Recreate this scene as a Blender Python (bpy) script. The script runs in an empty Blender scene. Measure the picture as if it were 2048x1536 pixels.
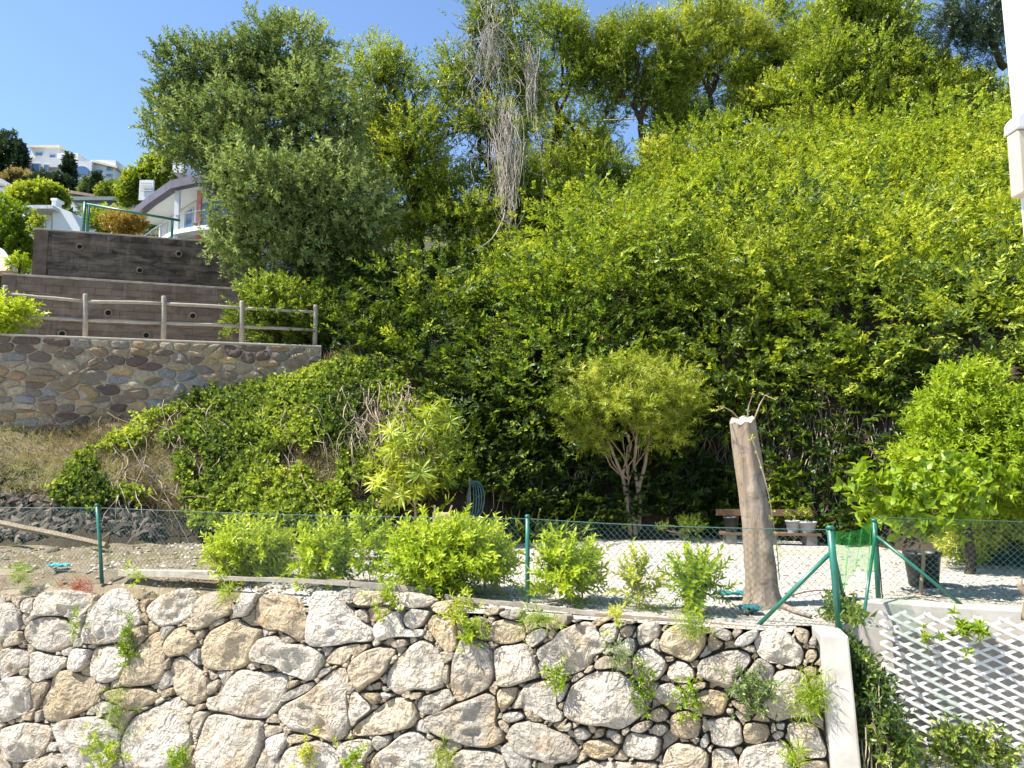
import bpy, math, random
import numpy as np
from mathutils import Vector, Matrix

RNG = np.random.default_rng(7)
random.seed(7)
SC = bpy.context.scene
COL = SC.collection

# ------------------------------------------------------------------ camera, sky, sun, exposure
EYE = np.array([0.0, 0.0, 1.6]); PITCH = math.radians(6.0); FPX = 1536.0
cam_data = bpy.data.cameras.new('camera'); cam = bpy.data.objects.new('camera', cam_data); COL.objects.link(cam)
cam.location = EYE; cam.rotation_euler = (math.pi / 2 + PITCH, 0, 0)
cam_data.sensor_width = 36.0; cam_data.lens = 36.0 * FPX / 2048; cam_data.clip_start = 0.05; cam_data.clip_end = 3000
SC.camera = cam

SUN_EL = math.radians(56); SUN_TO = np.array([-1.0, -0.24, 0.0])
SUN_TO = SUN_TO / np.linalg.norm(SUN_TO) * math.cos(SUN_EL); SUN_TO[2] = math.sin(SUN_EL)
world = bpy.data.worlds.new('World'); SC.world = world; world.use_nodes = True
wn = world.node_tree; sky = wn.nodes.new('ShaderNodeTexSky'); sky.sky_type = 'NISHITA'; sky.sun_disc = False
sky.sun_elevation = SUN_EL; sky.sun_rotation = math.atan2(SUN_TO[0], SUN_TO[1])
sky.altitude = 100; sky.air_density = 1.0; sky.dust_density = 0.35; sky.ozone_density = 4.5
wn.nodes['Background'].inputs['Strength'].default_value = 0.105
wn.links.new(sky.outputs[0], wn.nodes['Background'].inputs['Color'])
sun_data = bpy.data.lights.new('sun', 'SUN'); sun = bpy.data.objects.new('sun', sun_data); COL.objects.link(sun)
sun_data.energy = 5.0; sun_data.angle = math.radians(0.53); sun_data.color = (1.0, 0.955, 0.88)
sun.rotation_euler = Vector(SUN_TO).to_track_quat('Z', 'Y').to_euler()
sun.location = (-20, -5, 40)
SC.view_settings.view_transform = 'Standard'; SC.view_settings.look = 'None'
SC.view_settings.exposure = 1.32; SC.view_settings.gamma = 1.0
SC.cycles.max_bounces = 6; SC.cycles.diffuse_bounces = 3; SC.cycles.glossy_bounces = 2
SC.cycles.transmission_bounces = 3; SC.cycles.transparent_max_bounces = 6
SC.cycles.use_denoising = True
SC.cycles.use_adaptive_sampling = True; SC.cycles.adaptive_threshold = 0.02

# ------------------------------------------------------------------ picture coordinates to places in the world
_F = np.array([0, math.cos(PITCH), math.sin(PITCH)]); _U = np.array([0, -math.sin(PITCH), math.cos(PITCH)]); _R = np.array([1.0, 0, 0])
def ray(px, py): return _F + (px - 1024) / FPX * _R + (768 - py) / FPX * _U
def at(px, py, D):
    d = ray(px, py); return EYE + d * (D / d[1])
def onz(px, py, z=0.0):
    d = ray(px, py); return EYE + d * ((z - EYE[2]) / d[2])
def onplane(px, py, p0, n):
    d = ray(px, py); return EYE + d * (np.dot(np.asarray(p0) - EYE, n) / np.dot(d, n))

# ------------------------------------------------------------------ noise
def _hash(ix, iy, iz, s):
    h = (ix * 374761393 + iy * 668265263 + iz * 2147483647 + s * 974634777) & 0xFFFFFFFF
    h = ((h ^ (h >> 13)) * 1274126177) & 0xFFFFFFFF
    h = ((h ^ (h >> 16)) * 2246822519) & 0xFFFFFFFF
    return ((h ^ (h >> 15)) & 0xFFFFFF) / float(0x7FFFFF) - 1.0
def vnoise(p, seed=0):
    p = np.asarray(p, float); f = np.floor(p); i = f.astype(np.int64); t = p - f; t = t * t * (3 - 2 * t)
    r = 0
    for a in (0, 1):
        wa = t[..., 0] if a else 1 - t[..., 0]
        for b in (0, 1):
            wb = t[..., 1] if b else 1 - t[..., 1]
            for c in (0, 1):
                wc = t[..., 2] if c else 1 - t[..., 2]
                r = r + wa * wb * wc * _hash(i[..., 0] + a, i[..., 1] + b, i[..., 2] + c, seed)
    return r
def fbm(p, seed=0, octv=3):
    p = np.asarray(p, float); r = 0; a = 1.0
    for k in range(octv):
        r = r + a * vnoise(p * (2.03 ** k), seed + 17 * k); a *= 0.5
    return r / 1.75
def unit(v):
    v = np.asarray(v, float); return v / np.maximum(np.linalg.norm(v, axis=-1, keepdims=True), 1e-9)

# ------------------------------------------------------------------ materials
class NT:
    def __init__(self, name):
        self.m = bpy.data.materials.new(name); self.m.use_nodes = True; self.t = self.m.node_tree
        self.b = self.t.nodes['Principled BSDF']; self.out = self.t.nodes['Material Output']
    def n(self, typ, ins=None, **kw):
        nd = self.t.nodes.new(typ)
        for k, v in kw.items(): setattr(nd, k, v)
        for k, v in (ins or {}).items(): self.set(nd, k, v)
        return nd
    def set(self, nd, k, v):
        if hasattr(v, 'is_output'): self.t.links.new(v, nd.inputs[k])
        else: nd.inputs[k].default_value = v
    def ramp(self, fac, stops):
        r = self.n('ShaderNodeValToRGB'); self.t.links.new(fac, r.inputs[0]); e = r.color_ramp.elements
        while len(e) < len(stops): e.new(0.5)
        for x, (p, c) in zip(e, stops): x.position = p; x.color = (c[0], c[1], c[2], 1)
        return r.outputs[0]
    def coord(self, what='Object', scale=(1, 1, 1)):
        c = self.n('ShaderNodeTexCoord'); m = self.n('ShaderNodeMapping', {'Vector': c.outputs[what], 'Scale': scale}); return m.outputs[0]
    def pos(self, scale=(1, 1, 1)):
        c = self.n('ShaderNodeNewGeometry'); m = self.n('ShaderNodeMapping', {'Vector': c.outputs['Position'], 'Scale': scale}); return m.outputs[0]
    def noise(self, vec, scale, detail=4, rough=0.55, dist=0.0):
        return self.n('ShaderNodeTexNoise', {'Vector': vec, 'Scale': scale, 'Detail': detail, 'Roughness': rough, 'Distortion': dist}).outputs[0]
    def mix(self, fac, a, b, typ='MIX'):
        x = self.n('ShaderNodeMix', data_type='RGBA', blend_type=typ)
        self.set(x, 0, fac)
        for idx, v in ((6, a), (7, b)):
            if hasattr(v, 'is_output'): self.t.links.new(v, x.inputs[idx])
            else: x.inputs[idx].default_value = (v[0], v[1], v[2], 1)
        return x.outputs[2]
    def math(self, op, a, b=0.0):
        x = self.n('ShaderNodeMath', operation=op); self.set(x, 0, a); self.set(x, 1, b); return x.outputs[0]
    def base(self, c, rough=0.8, spec=0.3, metal=0.0):
        if hasattr(c, 'is_output'): self.t.links.new(c, self.b.inputs['Base Color'])
        else: self.b.inputs['Base Color'].default_value = (c[0], c[1], c[2], 1)
        self.set(self.b, 'Roughness', rough); self.b.inputs['Specular IOR Level'].default_value = spec; self.b.inputs['Metallic'].default_value = metal
    def bump(self, h, strength=0.5, dist=0.02):
        x = self.n('ShaderNodeBump', {'Height': h, 'Strength': strength, 'Distance': dist}); self.t.links.new(x.outputs[0], self.b.inputs['Normal'])

def plain(name, c, rough=0.7, var=0.25, scale=6.0, spec=0.3, bump=0.15, metal=0.0, stretch=(1, 1, 1)):
    t = NT(name); v = t.pos(stretch); nz = t.noise(v, scale, 5)
    lo = [x * (1 - var) for x in c]; hi = [min(1, x * (1 + var)) for x in c]
    t.base(t.ramp(nz, [(0.3, lo), (0.7, hi)]), rough, spec, metal)
    if bump: t.bump(t.noise(v, scale * 5, 4), bump, 0.01)
    return t.m

def leafmat(name, stops, trans=0.32, rough=0.42, spec=0.35):
    t = NT(name); a = t.n('ShaderNodeAttribute', attribute_name='tint')
    c = t.ramp(a.outputs['Fac'], stops); t.base(c, rough, spec)
    tr = t.n('ShaderNodeBsdfTranslucent', {'Color': t.mix(1.0, c, (1.5, 1.45, 0.65), 'MULTIPLY')})
    mx = t.n('ShaderNodeMixShader', {0: trans}); t.t.links.new(t.b.outputs[0], mx.inputs[1]); t.t.links.new(tr.outputs[0], mx.inputs[2])
    t.t.links.new(mx.outputs[0], t.out.inputs[0]); return t.m

# ------------------------------------------------------------------ mesh helpers
def link(o, parent=None):
    COL.objects.link(o)
    if parent is not None: o.parent = parent
    return o
def empty(name, loc=(0, 0, 0)):
    o = bpy.data.objects.new(name, None); o.location = loc; o.empty_display_size = 0.2
    COL.objects.link(o); return o
def tag(o, label, cat=None, group=None, kind=None):
    o['label'] = label
    if cat: o['category'] = cat
    if group: o['group'] = group
    if kind: o['kind'] = kind
    return o
def thing(name, loc, label, cat, group=None, kind=None): return tag(empty(name, tuple(float(x) for x in loc)), label, cat, group, kind)

def fast_mesh(name, V, loops, totals, attr=None, smooth=False):
    me = bpy.data.meshes.new(name); V = np.asarray(V, np.float32)
    me.vertices.add(len(V)); me.vertices.foreach_set('co', V.ravel())
    loops = np.asarray(loops, np.int32); totals = np.asarray(totals, np.int32)
    me.loops.add(len(loops)); me.loops.foreach_set('vertex_index', loops)
    me.polygons.add(len(totals)); st = np.zeros(len(totals), np.int32); st[1:] = np.cumsum(totals)[:-1]
    me.polygons.foreach_set('loop_start', st)
    try: me.polygons.foreach_set('loop_total', totals)
    except Exception: pass
    me.polygons.foreach_set('use_smooth', np.full(len(totals), smooth, bool))
    if attr is not None:
        a = me.attributes.new('tint', 'FLOAT', 'FACE'); a.data.foreach_set('value', np.asarray(attr, np.float32))
    me.update(calc_edges=True); return me

def put(name, me, mat, parent=None, color=None):
    """links a mesh given in world coordinates; under a parent it keeps its place"""
    o = bpy.data.objects.new(name, me)
    if mat is not None and not me.materials: me.materials.append(mat)
    COL.objects.link(o)
    if parent is not None:
        o.parent = parent; o.matrix_parent_inverse = Matrix.Translation(-parent.location)
    if color is not None: o.color = (color[0], color[1], color[2], 1)
    return o

class MB:
    def __init__(self): self.V = []; self.F = []; self.k = 0
    def add(self, v, f):
        v = np.asarray(v, float); self.V.append(v); self.F += [tuple(int(i) + self.k for i in q) for q in f]; self.k += len(v); return self
    def box(self, c, s, rz=0.0, M=None):
        c = np.asarray(c, float); s = np.asarray(s, float) / 2
        v = np.array([[x, y, z] for z in (-1, 1) for y in (-1, 1) for x in (-1, 1)], float) * s
        if M is None:
            ca, sa = math.cos(rz), math.sin(rz); M = np.array([[ca, -sa, 0], [sa, ca, 0], [0, 0, 1]])
        return self.add(v @ np.asarray(M).T + c, [(0, 2, 3, 1), (4, 5, 7, 6), (0, 1, 5, 4), (2, 6, 7, 3), (0, 4, 6, 2), (1, 3, 7, 5)])
    def beam(self, a, b, w, h):
        """a square bar from a to b"""
        a = np.asarray(a, float); b = np.asarray(b, float); d = unit(b - a); s = unit(np.cross(d, [0, 0, 1.0001])); u = np.cross(s, d)
        M = np.stack([s, d, u], 1); return self.box((a + b) / 2, (w, np.linalg.norm(b - a), h), M=M)
    def prism(self, poly, off):
        """polygon (points in space) extruded by a vector"""
        p = np.asarray(poly, float); n = len(p); q = p + np.asarray(off, float)
        f = [tuple(range(n))[::-1], tuple(range(n, 2 * n))] + [(i, (i + 1) % n, n + (i + 1) % n, n + i) for i in range(n)]
        return self.add(np.vstack([p, q]), f)
    def tube(self, pts, rad, sides=6, caps=True):
        P = np.asarray(pts, float); n = len(P); r = np.broadcast_to(np.asarray(rad, float), (n,))
        T = np.gradient(P, axis=0) if n > 2 else np.repeat((P[1] - P[0])[None], n, 0); T = unit(T)
        ref = np.array([0.31, 0.17, 0.93]) if abs(T[0][2]) < 0.9 else np.array([1.0, 0.1, 0.05])
        S = unit(np.cross(T, ref)); U = np.cross(T, S); a = np.linspace(0, 2 * math.pi, sides, endpoint=False)
        V = (P[:, None] + r[:, None, None] * (S[:, None] * np.cos(a)[None, :, None] + U[:, None] * np.sin(a)[None, :, None])).reshape(-1, 3)
        F = [(i * sides + j, i * sides + (j + 1) % sides, (i + 1) * sides + (j + 1) % sides, (i + 1) * sides + j) for i in range(n - 1) for j in range(sides)]
        if caps: F += [tuple(range(sides))[::-1], tuple((n - 1) * sides + j for j in range(sides))]
        return self.add(V, F)
    def build(self, name, mat, parent=None, smooth=False, bevel=0.0, color=None, kind=None):
        V = np.vstack(self.V); L = [i for f in self.F for i in f]; T = [len(f) for f in self.F]
        me = fast_mesh(name, V, L, T, None, smooth); o = put(name, me, mat, parent, color)
        if bevel:
            b = o.modifiers.new('bevel', 'BEVEL'); b.width = bevel; b.segments = 2; b.limit_method = 'ANGLE'
        if kind: o['kind'] = kind
        return o

def bend(a, b, n=7, wob=0.1, sag=0.0, rng=random):
    a = np.asarray(a, float); b = np.asarray(b, float); t = np.linspace(0, 1, n)[:, None]; L = np.linalg.norm(b - a)
    P = a + (b - a) * t; s = rng.uniform(0, 1000)
    w = np.stack([vnoise(np.stack([t[:, 0] * 2.3 + s, t[:, 0] * 0 + k * 9.1, t[:, 0] * 0], 1), 5) for k in range(3)], 1)
    P += w * L * wob * np.sin(math.pi * np.clip(t, 0, 1)) ** 0.7
    P[:, 2] += sag * L * np.sin(math.pi * t[:, 0]); return P

# ------------------------------------------------------------------ leaves
def leaf(L, W, seg=1, fold=0.18, droop=0.15):
    """one leaf along +Y lying in XY; returns verts, loops, totals"""
    if seg == 1:
        v = [(0, 0, 0), (-W / 2, L * .45, fold * W), (0, L, -droop * L), (W / 2, L * .45, fold * W)]
        return np.array(v, float), [[0, 3, 2, 1]]
    if seg == 2:
        v = [(0, 0, 0), (-W * .42, L * .3, fold * W), (-W * .40, L * .65, fold * W - droop * L * .4), (0, L, -droop * L), (W * .40, L * .65, fold * W - droop * L * .4), (W * .42, L * .3, fold * W),
             (0, L * .3, 0), (0, L * .65, -droop * L * .3)]
        return np.array(v, float), [[0, 6, 1], [0, 5, 6], [6, 7, 2, 1], [5, 4, 7, 6], [7, 3, 2], [4, 3, 7]]
    # broad heart-shaped
    v = [(0, 0, 0), (-W * .33, -L * .05, fold * W * .6), (-W * .5, L * .3, fold * W), (-W * .3, L * .65, fold * W * .6 - droop * L * .4), (0, L, -droop * L), (W * .3, L * .65, fold * W * .6 - droop * L * .4), (W * .5, L * .3, fold * W), (W * .33, -L * .05, fold * W * .6),
         (0, L * .35, 0), (0, L * .68, -droop * L * .35)]
    return np.array(v, float), [[0, 8, 2, 1], [0, 7, 6, 8], [8, 9, 3, 2], [6, 5, 9, 8], [9, 4, 3], [5, 4, 9]]

def rot(axis, a):
    c, s = math.cos(a), math.sin(a)
    return np.array({'x': [[1, 0, 0], [0, c, -s], [0, s, c]], 'y': [[c, 0, s], [0, 1, 0], [-s, 0, c]], 'z': [[c, -s, 0], [s, c, 0], [0, 0, 1]]}[axis])

def sprig(n, length, L, W, seg=1, arr='spiral', spread=55, tipup=True, rs=0, jitter=0.25, start=0.1):
    """leaves along a stem on +Z: 'spiral', 'pairs' (flat feather) or 'rosette'"""
    r = random.Random(rs); V = []; Lp = []; T = []; LI = []; k = 0
    for i in range(n):
        t = start + (1 - start) * (i + 0.5) / n
        if arr == 'pairs': az = math.pi * (i % 2) + r.uniform(-.3, .3); t = start + (1 - start) * ((i // 2) * 2 + 1) / n
        elif arr == 'rosette': az = 2.4 * i; t = r.uniform(.8, 1)
        else: az = 2.4 * i + r.uniform(-.3, .3)
        el = math.radians(spread * (1 - 0.55 * t) if tipup else spread) * (1 + r.uniform(-jitter, jitter))
        sc = (0.75 + 0.5 * r.random()) * (1 - 0.25 * t)
        v, f = leaf(L * sc, W * sc, seg, 0.1 + .2 * r.random(), .05 + .3 * r.random())
        v = v @ rot('y', (math.pi / 2 if arr == 'pairs' else 0) + r.uniform(-.5, .5)).T
        v = v @ rot('x', math.pi / 2 - el).T @ rot('z', az).T + np.array([0, 0, t * length])
        V.append(v)
        for q in f: Lp += [j + k for j in q]; T.append(len(q)); LI.append(i)
        k += len(v)
    return np.vstack(V), np.array(Lp), np.array(T), np.array(LI), n

def frames(D, spin):
    z = unit(D); h = np.where(np.abs(z[:, 2:3]) < .95, np.array([[0, 0, 1.0]]), np.array([[1.0, 0, 0]])); x = unit(np.cross(h, z)); y = np.cross(z, x)
    c, s = np.cos(spin)[:, None], np.sin(spin)[:, None]
    return np.stack([x * c + y * s, -x * s + y * c, z], 2)

def foliage(name, pos, dirs, scale, sprigs, mat, parent=None, tint=None, tvar=0.16, kind=None, flat=False):
    pos = np.asarray(pos, float); N = len(pos); R = frames(np.asarray(dirs, float), RNG.normal(math.pi / 2, .4, N) if flat else RNG.uniform(0, 6.283, N)); scale = np.broadcast_to(np.asarray(scale, float), (N,))
    tint = np.full(N, .5) if tint is None else np.asarray(tint, float); pick = RNG.integers(0, len(sprigs), N)
    VV = []; LL = []; TT = []; AA = []; k = 0
    for s, (v, lp, tt, li, nl) in enumerate(sprigs):
        idx = np.nonzero(pick == s)[0]; m = len(idx)
        if not m: continue
        V = np.einsum('nij,vj->nvi', R[idx] * scale[idx][:, None, None], v) + pos[idx][:, None]
        VV.append(V.reshape(-1, 3)); LL.append((lp[None] + (np.arange(m) * len(v) + k)[:, None]).ravel()); TT.append(np.tile(tt, m))
        a = tint[idx][:, None] + RNG.normal(0, tvar, (m, nl)); AA.append(a[:, li].ravel()); k += m * len(v)
    o = put(name, fast_mesh(name, np.vstack(VV), np.concatenate(LL), np.concatenate(TT), np.clip(np.concatenate(AA), 0, 1)), mat, parent)
    if kind: o['kind'] = kind
    return o
def rdir(n): return unit(RNG.normal(size=(n, 3)))
def in_ellipsoid(n, c, r, power=2.4, flat=None):
    d = rdir(n); u = RNG.random(n) ** (1 / power); return np.asarray(c) + d * u[:, None] * np.asarray(r), d
# ------------------------------------------------------------------ shared materials
def soil_mat(name, c1, c2, scale=1.5, bump=0.6):
    t = NT(name); v = t.pos(); a = t.noise(v, scale, 8, .65); b = t.noise(v, scale * 14, 5, .6)
    t.base(t.mix(t.math('MULTIPLY', b, .7), t.ramp(a, [(.35, c1), (.65, c2)]), [x * .45 for x in c1]), .95, .1); t.bump(b, bump, .05); return t.m
M_SOIL = soil_mat('hill_soil', (.045, .034, .022), (.10, .075, .048))
M_DRY = soil_mat('dry_soil', (.20, .16, .105), (.34, .285, .20), 2.2)
def gravel_ground():
    t = NT('gravel_ground'); v = t.pos(); vo = t.n('ShaderNodeTexVoronoi', {'Vector': v, 'Scale': 34.0})
    big = t.noise(v, .5, 6, .6); fine = t.noise(v, 60, 3)
    c = t.mix(t.math('MULTIPLY', fine, .5), t.ramp(vo.outputs['Color'], [(0, (.30, .275, .24)), (.5, (.43, .40, .36)), (1, (.52, .49, .44))]), (.28, .25, .21))
    c = t.mix(t.ramp(big, [(.48, (0, 0, 0)), (.62, (1, 1, 1))]), c, (.40, .345, .26)); t.base(c, .95, .1)
    t.bump(t.math('SUBTRACT', 1.0, vo.outputs['Distance']), .7, .02); return t.m
M_GRAVEL = gravel_ground()
def obj_stone(name, stain=(.42, .27, .12), amt=.5, scale=2.0, bump=.7, bscale=9.0, dirt=(.2, .17, .13), pits=True):
    """stone whose own colour is the object's colour"""
    t = NT(name); oi = t.n('ShaderNodeObjectInfo'); g = t.n('ShaderNodeNewGeometry')
    off = t.n('ShaderNodeVectorMath', operation='MULTIPLY_ADD'); t.set(off, 0, oi.outputs['Color']); off.inputs[1].default_value = (37, 53, 71); t.set(off, 2, g.outputs['Position'])
    v = off.outputs[0]
    a = t.noise(v, scale, 6, .6, .6); b = t.noise(v, bscale, 8, .68, .3); f = t.noise(v, bscale * 5, 4, .6)
    c = t.mix(t.ramp(a, [(.50, (0, 0, 0)), (.68, (amt,) * 3)]), oi.outputs['Color'], stain)
    c = t.mix(t.ramp(b, [(.28, (.75,) * 3), (.5, (0,) * 3)]), c, dirt)
    c = t.mix(t.ramp(f, [(.35, (.35,) * 3), (.6, (0,) * 3)]), c, [min(1, x * 1.5) for x in dirt])
    h = t.math('ADD', t.math('MULTIPLY', b, 1.0), t.math('MULTIPLY', f, .35))
    vc = t.n('ShaderNodeTexVoronoi', {'Vector': t.n('ShaderNodeVectorMath', {0: v, 1: t.n('ShaderNodeTexNoise', {'Vector': v, 'Scale': 3.0}).outputs['Color']}, operation='ADD').outputs[0], 'Scale': bscale * .9}, feature='F2'); h = t.math('ADD', h, t.math('MULTIPLY', vc.outputs['Distance'], .9))
    mg = t.n('ShaderNodeTexNoise', {'Vector': v, 'Scale': bscale * .55, 'Detail': 5.0, 'Roughness': .5, 'Distortion': 1.2}).outputs[0]; rg = t.math('ABSOLUTE', t.math('SUBTRACT', mg, .5)); h = t.math('SUBTRACT', h, t.math('MULTIPLY', rg, 2.0))
    c = t.mix(t.ramp(rg, [(0, (.42,) * 3), (.035, (0,) * 3)]), c, [x * 1.3 for x in dirt])
    if pits:
        vo = t.n('ShaderNodeTexVoronoi', {'Vector': v, 'Scale': 26.0, 'Randomness': 1.0}); p = t.ramp(vo.outputs['Distance'], [(.08, (1, 1, 1)), (.16, (0, 0, 0))])
        gate = t.ramp(t.noise(v, 3.0, 2), [(.52, (0,) * 3), (.6, (1,) * 3)]); pg = t.mix(1.0, p, gate, 'MULTIPLY')
        c = t.mix(pg, c, [x * .5 for x in dirt]); h = t.math('SUBTRACT', h, t.math('MULTIPLY', pg, .5))
    t.base(c, .88, .2); t.bump(h, bump, .06); return t.m
M_LIME = obj_stone('limestone', (.42, .28, .12), .65, 1.6, 1.0, 9.0); M_RUB = obj_stone('rubble_stone', (.30, .20, .11), .35, 6.0, .6, 22.0, (.10, .085, .07), False)
def gap_mat(name, c):
    t = NT(name); v = t.pos(); t.base(t.ramp(t.noise(v, 5, 6), [(.3, [x * .6 for x in c]), (.7, c)]), .95, .1); t.bump(t.noise(v, 30, 5), .8, .03); return t.m
M_JOINT = gap_mat('joint_earth', (.22, .175, .12)); M_MORTAR = gap_mat('lime_mortar', (.44, .37, .27))
M_WHITE = plain('white_render', (.40, .37, .32), .85, .25, 2.5, .2, .35)
M_PAINT = plain('white_paint', (.56, .56, .55), .5, .05, 3)
def wood(name, c, scale=1.0, axis=(1, 8, 8)):
    t = NT(name); v = t.coord('Object', [a * scale for a in axis]); nz = t.noise(v, 4, 8, .7, .4); k = t.noise(t.pos(), 2.0, 3)
    t.base(t.mix(t.math('MULTIPLY', k, .5), t.ramp(nz, [(.3, [x * .55 for x in c]), (.7, [min(1, x * 1.25) for x in c])]), [x * .7 for x in c]), .85, .2); t.bump(nz, .5, .01); return t.m
M_WOOD = wood('weathered_grey_wood', (.36, .315, .25)); M_PLANK = wood('old_plank_wood', (.30, .24, .165)); M_BROWN = wood('brown_board_wood', (.17, .105, .06))
M_GREEN = plain('green_coated_steel', (.018, .125, .085), .38, .2, 9, .5, .05)
M_WIRE = plain('green_coated_wire', (.05, .115, .095), .4, .2, 9, .5, 0)
M_BARK = plain('dark_bark', (.055, .042, .03), .95, .4, 9, .1, .8, stretch=(1, 1, .25))
M_BARKT = plain('tan_bark', (.33, .245, .16), .9, .3, 8, .15, .6, stretch=(1, 1, .25))
M_TWIG = plain('dry_twig', (.30, .245, .17), .9, .35, 3, .1, 0)
M_TWIGP = plain('pale_dry_vine', (.42, .375, .31), .9, .3, 3, .1, 0)

# ------------------------------------------------------------------ hillside as one height field
BASE = [(-30, 18.5), (-22, 16.8), (-16, 15.6), (-10.5, 15.7), (-6.5, 15.9), (-3.4, 16.0), (1.3, 17.4), (5.0, 17.7), (7.0, 15.9), (8.7, 13.3), (14, 11.5), (22, 9.5)]
def base_y(x): return np.interp(x, [b[0] for b in BASE], [b[1] for b in BASE])
cp = []
for bx, by in BASE:
    cp += [(bx, by, 0.0), (bx, by - 1.5, -.5), (bx, by - 4, -1.0)]
    if bx > -3: cp += [(bx, by + .55, 1.3), (bx, by + 1.3, 2.9)]
for q in [(0, 850, 17.5), (200, 850, 17.8), (400, 818, 18.4), (560, 775, 18.8), (640, 735, 19.1), (760, 715, 19.4), (640, 690, 20.3),
          (300, 930, 16.8), (520, 900, 17.1), (700, 850, 17.5), (850, 900, 16.9), (850, 740, 18.6), (700, 640, 21.0), (620, 560, 23.6), (700, 545, 24.0), (820, 640, 21.5), (900, 665, 20.2),
          (950, 600, 23.2), (1050, 640, 19.8), (1020, 550, 25.5), (900, 560, 27.0), (1100, 440, 28.8), (1150, 520, 23.5), (1250, 335, 30.5), (1400, 270, 31.5), (1250, 600, 19.2), (1250, 450, 23.5),
          (1450, 620, 18.8), (1450, 460, 22.5), (1450, 330, 27.5), (1650, 600, 18.2), (1650, 430, 22.0), (1650, 300, 27.0), (1650, 245, 30.0), (1900, 600, 16.6), (1900, 420, 21.0), (1900, 280, 26.0), (1950, 200, 30.5), (2048, 160, 31.0), (2200, 300, 24.0), (2200, 140, 31.0)]:
    c_ = at(*q); c_[2] -= np.interp(q[0], [780, 851, 1150, 1300, 1450, 1560], [0, 1.6, 1.9, 1.3, .95, .85]) * np.clip((560 - q[1]) / 160, 0, 1); cp.append(tuple(c_))
for x in (-2, 2, 6, 10, 15, 20): cp += [(x, 36, 12.0 + .24 * x), (x, 48, 12.5)]
cp += [(-22, 19, 2.2), (-30, 21, 2.0), (-22, 26, 2.8), (-30, 30, 3), (-24, 40, 5), (-30, 48, 6), (-16, 18.0, 2.4), (-12, 20, 2.5), (-8.5, 21.5, 3.6), (-16, 24, 2.8), (-11, 25, 4.2), (-16, 34, 5), (-10, 34, 7.0), (-6, 36, 9.5), (-6, 30, 9.0), (-7.5, 27, 7.6), (-16, 48, 6)]
CP = np.array(cp, float)
_d = np.linalg.norm(CP[:, None, :2] - CP[None, :, :2], axis=2); _n = len(CP)
_A = np.zeros((_n + 3, _n + 3)); _A[:_n, :_n] = _d + .02 * np.eye(_n); _A[:_n, _n] = 1; _A[:_n, _n + 1:] = CP[:, :2]; _A[_n:, :_n] = _A[:_n, _n:].T
_W = np.linalg.solve(_A, np.concatenate([CP[:, 2], [0, 0, 0]]))
def ground_z(x, y):
    x = np.asarray(x, float); y = np.asarray(y, float); sh = x.shape; x = x.ravel(); y = y.ravel(); r = np.zeros(len(x))
    for i in range(0, len(x), 20000):
        s = slice(i, i + 20000); d = np.sqrt((x[s, None] - CP[None, :, 0]) ** 2 + (y[s, None] - CP[None, :, 1]) ** 2)
        r[s] = d @ _W[:_n] + _W[_n] + _W[_n + 1] * x[s] + _W[_n + 2] * y[s]
    return r.reshape(sh)
def ground_n(x, y, e=.08):
    zx = (ground_z(x + e, y) - ground_z(x - e, y)) / (2 * e); zy = (ground_z(x, y + e) - ground_z(x, y - e)) / (2 * e)
    return unit(np.stack([-zx, -zy, np.ones_like(zx)], -1))
def grid_mesh(X, Y, Z):
    n, m = X.shape; V = np.stack([X, Y, Z], -1).reshape(-1, 3); i = np.arange(n * m).reshape(n, m)
    L = np.stack([i[:-1, :-1], i[:-1, 1:], i[1:, 1:], i[1:, :-1]], -1).reshape(-1); return V, L, np.full(len(L) // 4, 4)
gx, gy = np.meshgrid(np.arange(-30, 24.01, .27), np.arange(10.5, 48.01, .27)); gz = ground_z(gx, gy)
gz += .12 * fbm(np.stack([gx * 1.1, gy * 1.1, gz * .8], -1), 3, 4) * np.clip(gz * 1.5 + .2, 0, 1)
gz = np.where((gx < -5.2) & (gy > 19.0 + .22 * (gx + 5)), np.minimum(gz, np.where(gx < -8.4, 2.2, 4.36 + np.clip(gy - 22.6, 0, 9) * .6)), gz)
gz = np.where(gz < -.30, -3.4, gz)
_V, _L, _T = grid_mesh(gx, gy, gz); hme = fast_mesh('hillside_terrain', _V, _L, _T, None, True); hme.materials.append(M_SOIL); hme.materials.append(M_DRY); _c = _V[_L.reshape(-1, 4)].mean(1); hme.polygons.foreach_set('material_index', ((_c[:, 0] + 1.2 * fbm(_c * .7, 6) < -6.2) & (_c[:, 2] > .9 + .5 * fbm(_c, 7))).astype(np.int32)); hill = put('hillside_terrain', hme, None)
tag(hill, 'steep brown soil of the overgrown hillside', None, None, 'structure')

# ------------------------------------------------------------------ the terrace of pale gravel above the big stone wall, and the yard below
FA = onz(205, 1150); FB = onz(1055, 1205); FC = onz(1680, 1262)          # three posts of the wire fence
FDIR = unit((FC - FA) * [1, 1, 0]); FN = np.array([FDIR[1], -FDIR[0], 0])  # FN points to the camera
WP0 = FA + FN * .30                                                       # foot line of the fence, moved out to the wall's face
BAT = math.tan(math.radians(7)); WN = unit(FN + np.array([0, 0, BAT]))      # the stone wall leans back
def wall_uv(p): q = np.asarray(p) - WP0; return np.array([np.dot(q, FDIR), q[2] / 1.0])
def wall_pt(u, v, w=0.0): return WP0 + FDIR * u + np.array([0, 0, 1.0]) * v - FN * BAT * v * 1.0 * (1 if True else 0) + WN * w
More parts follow.
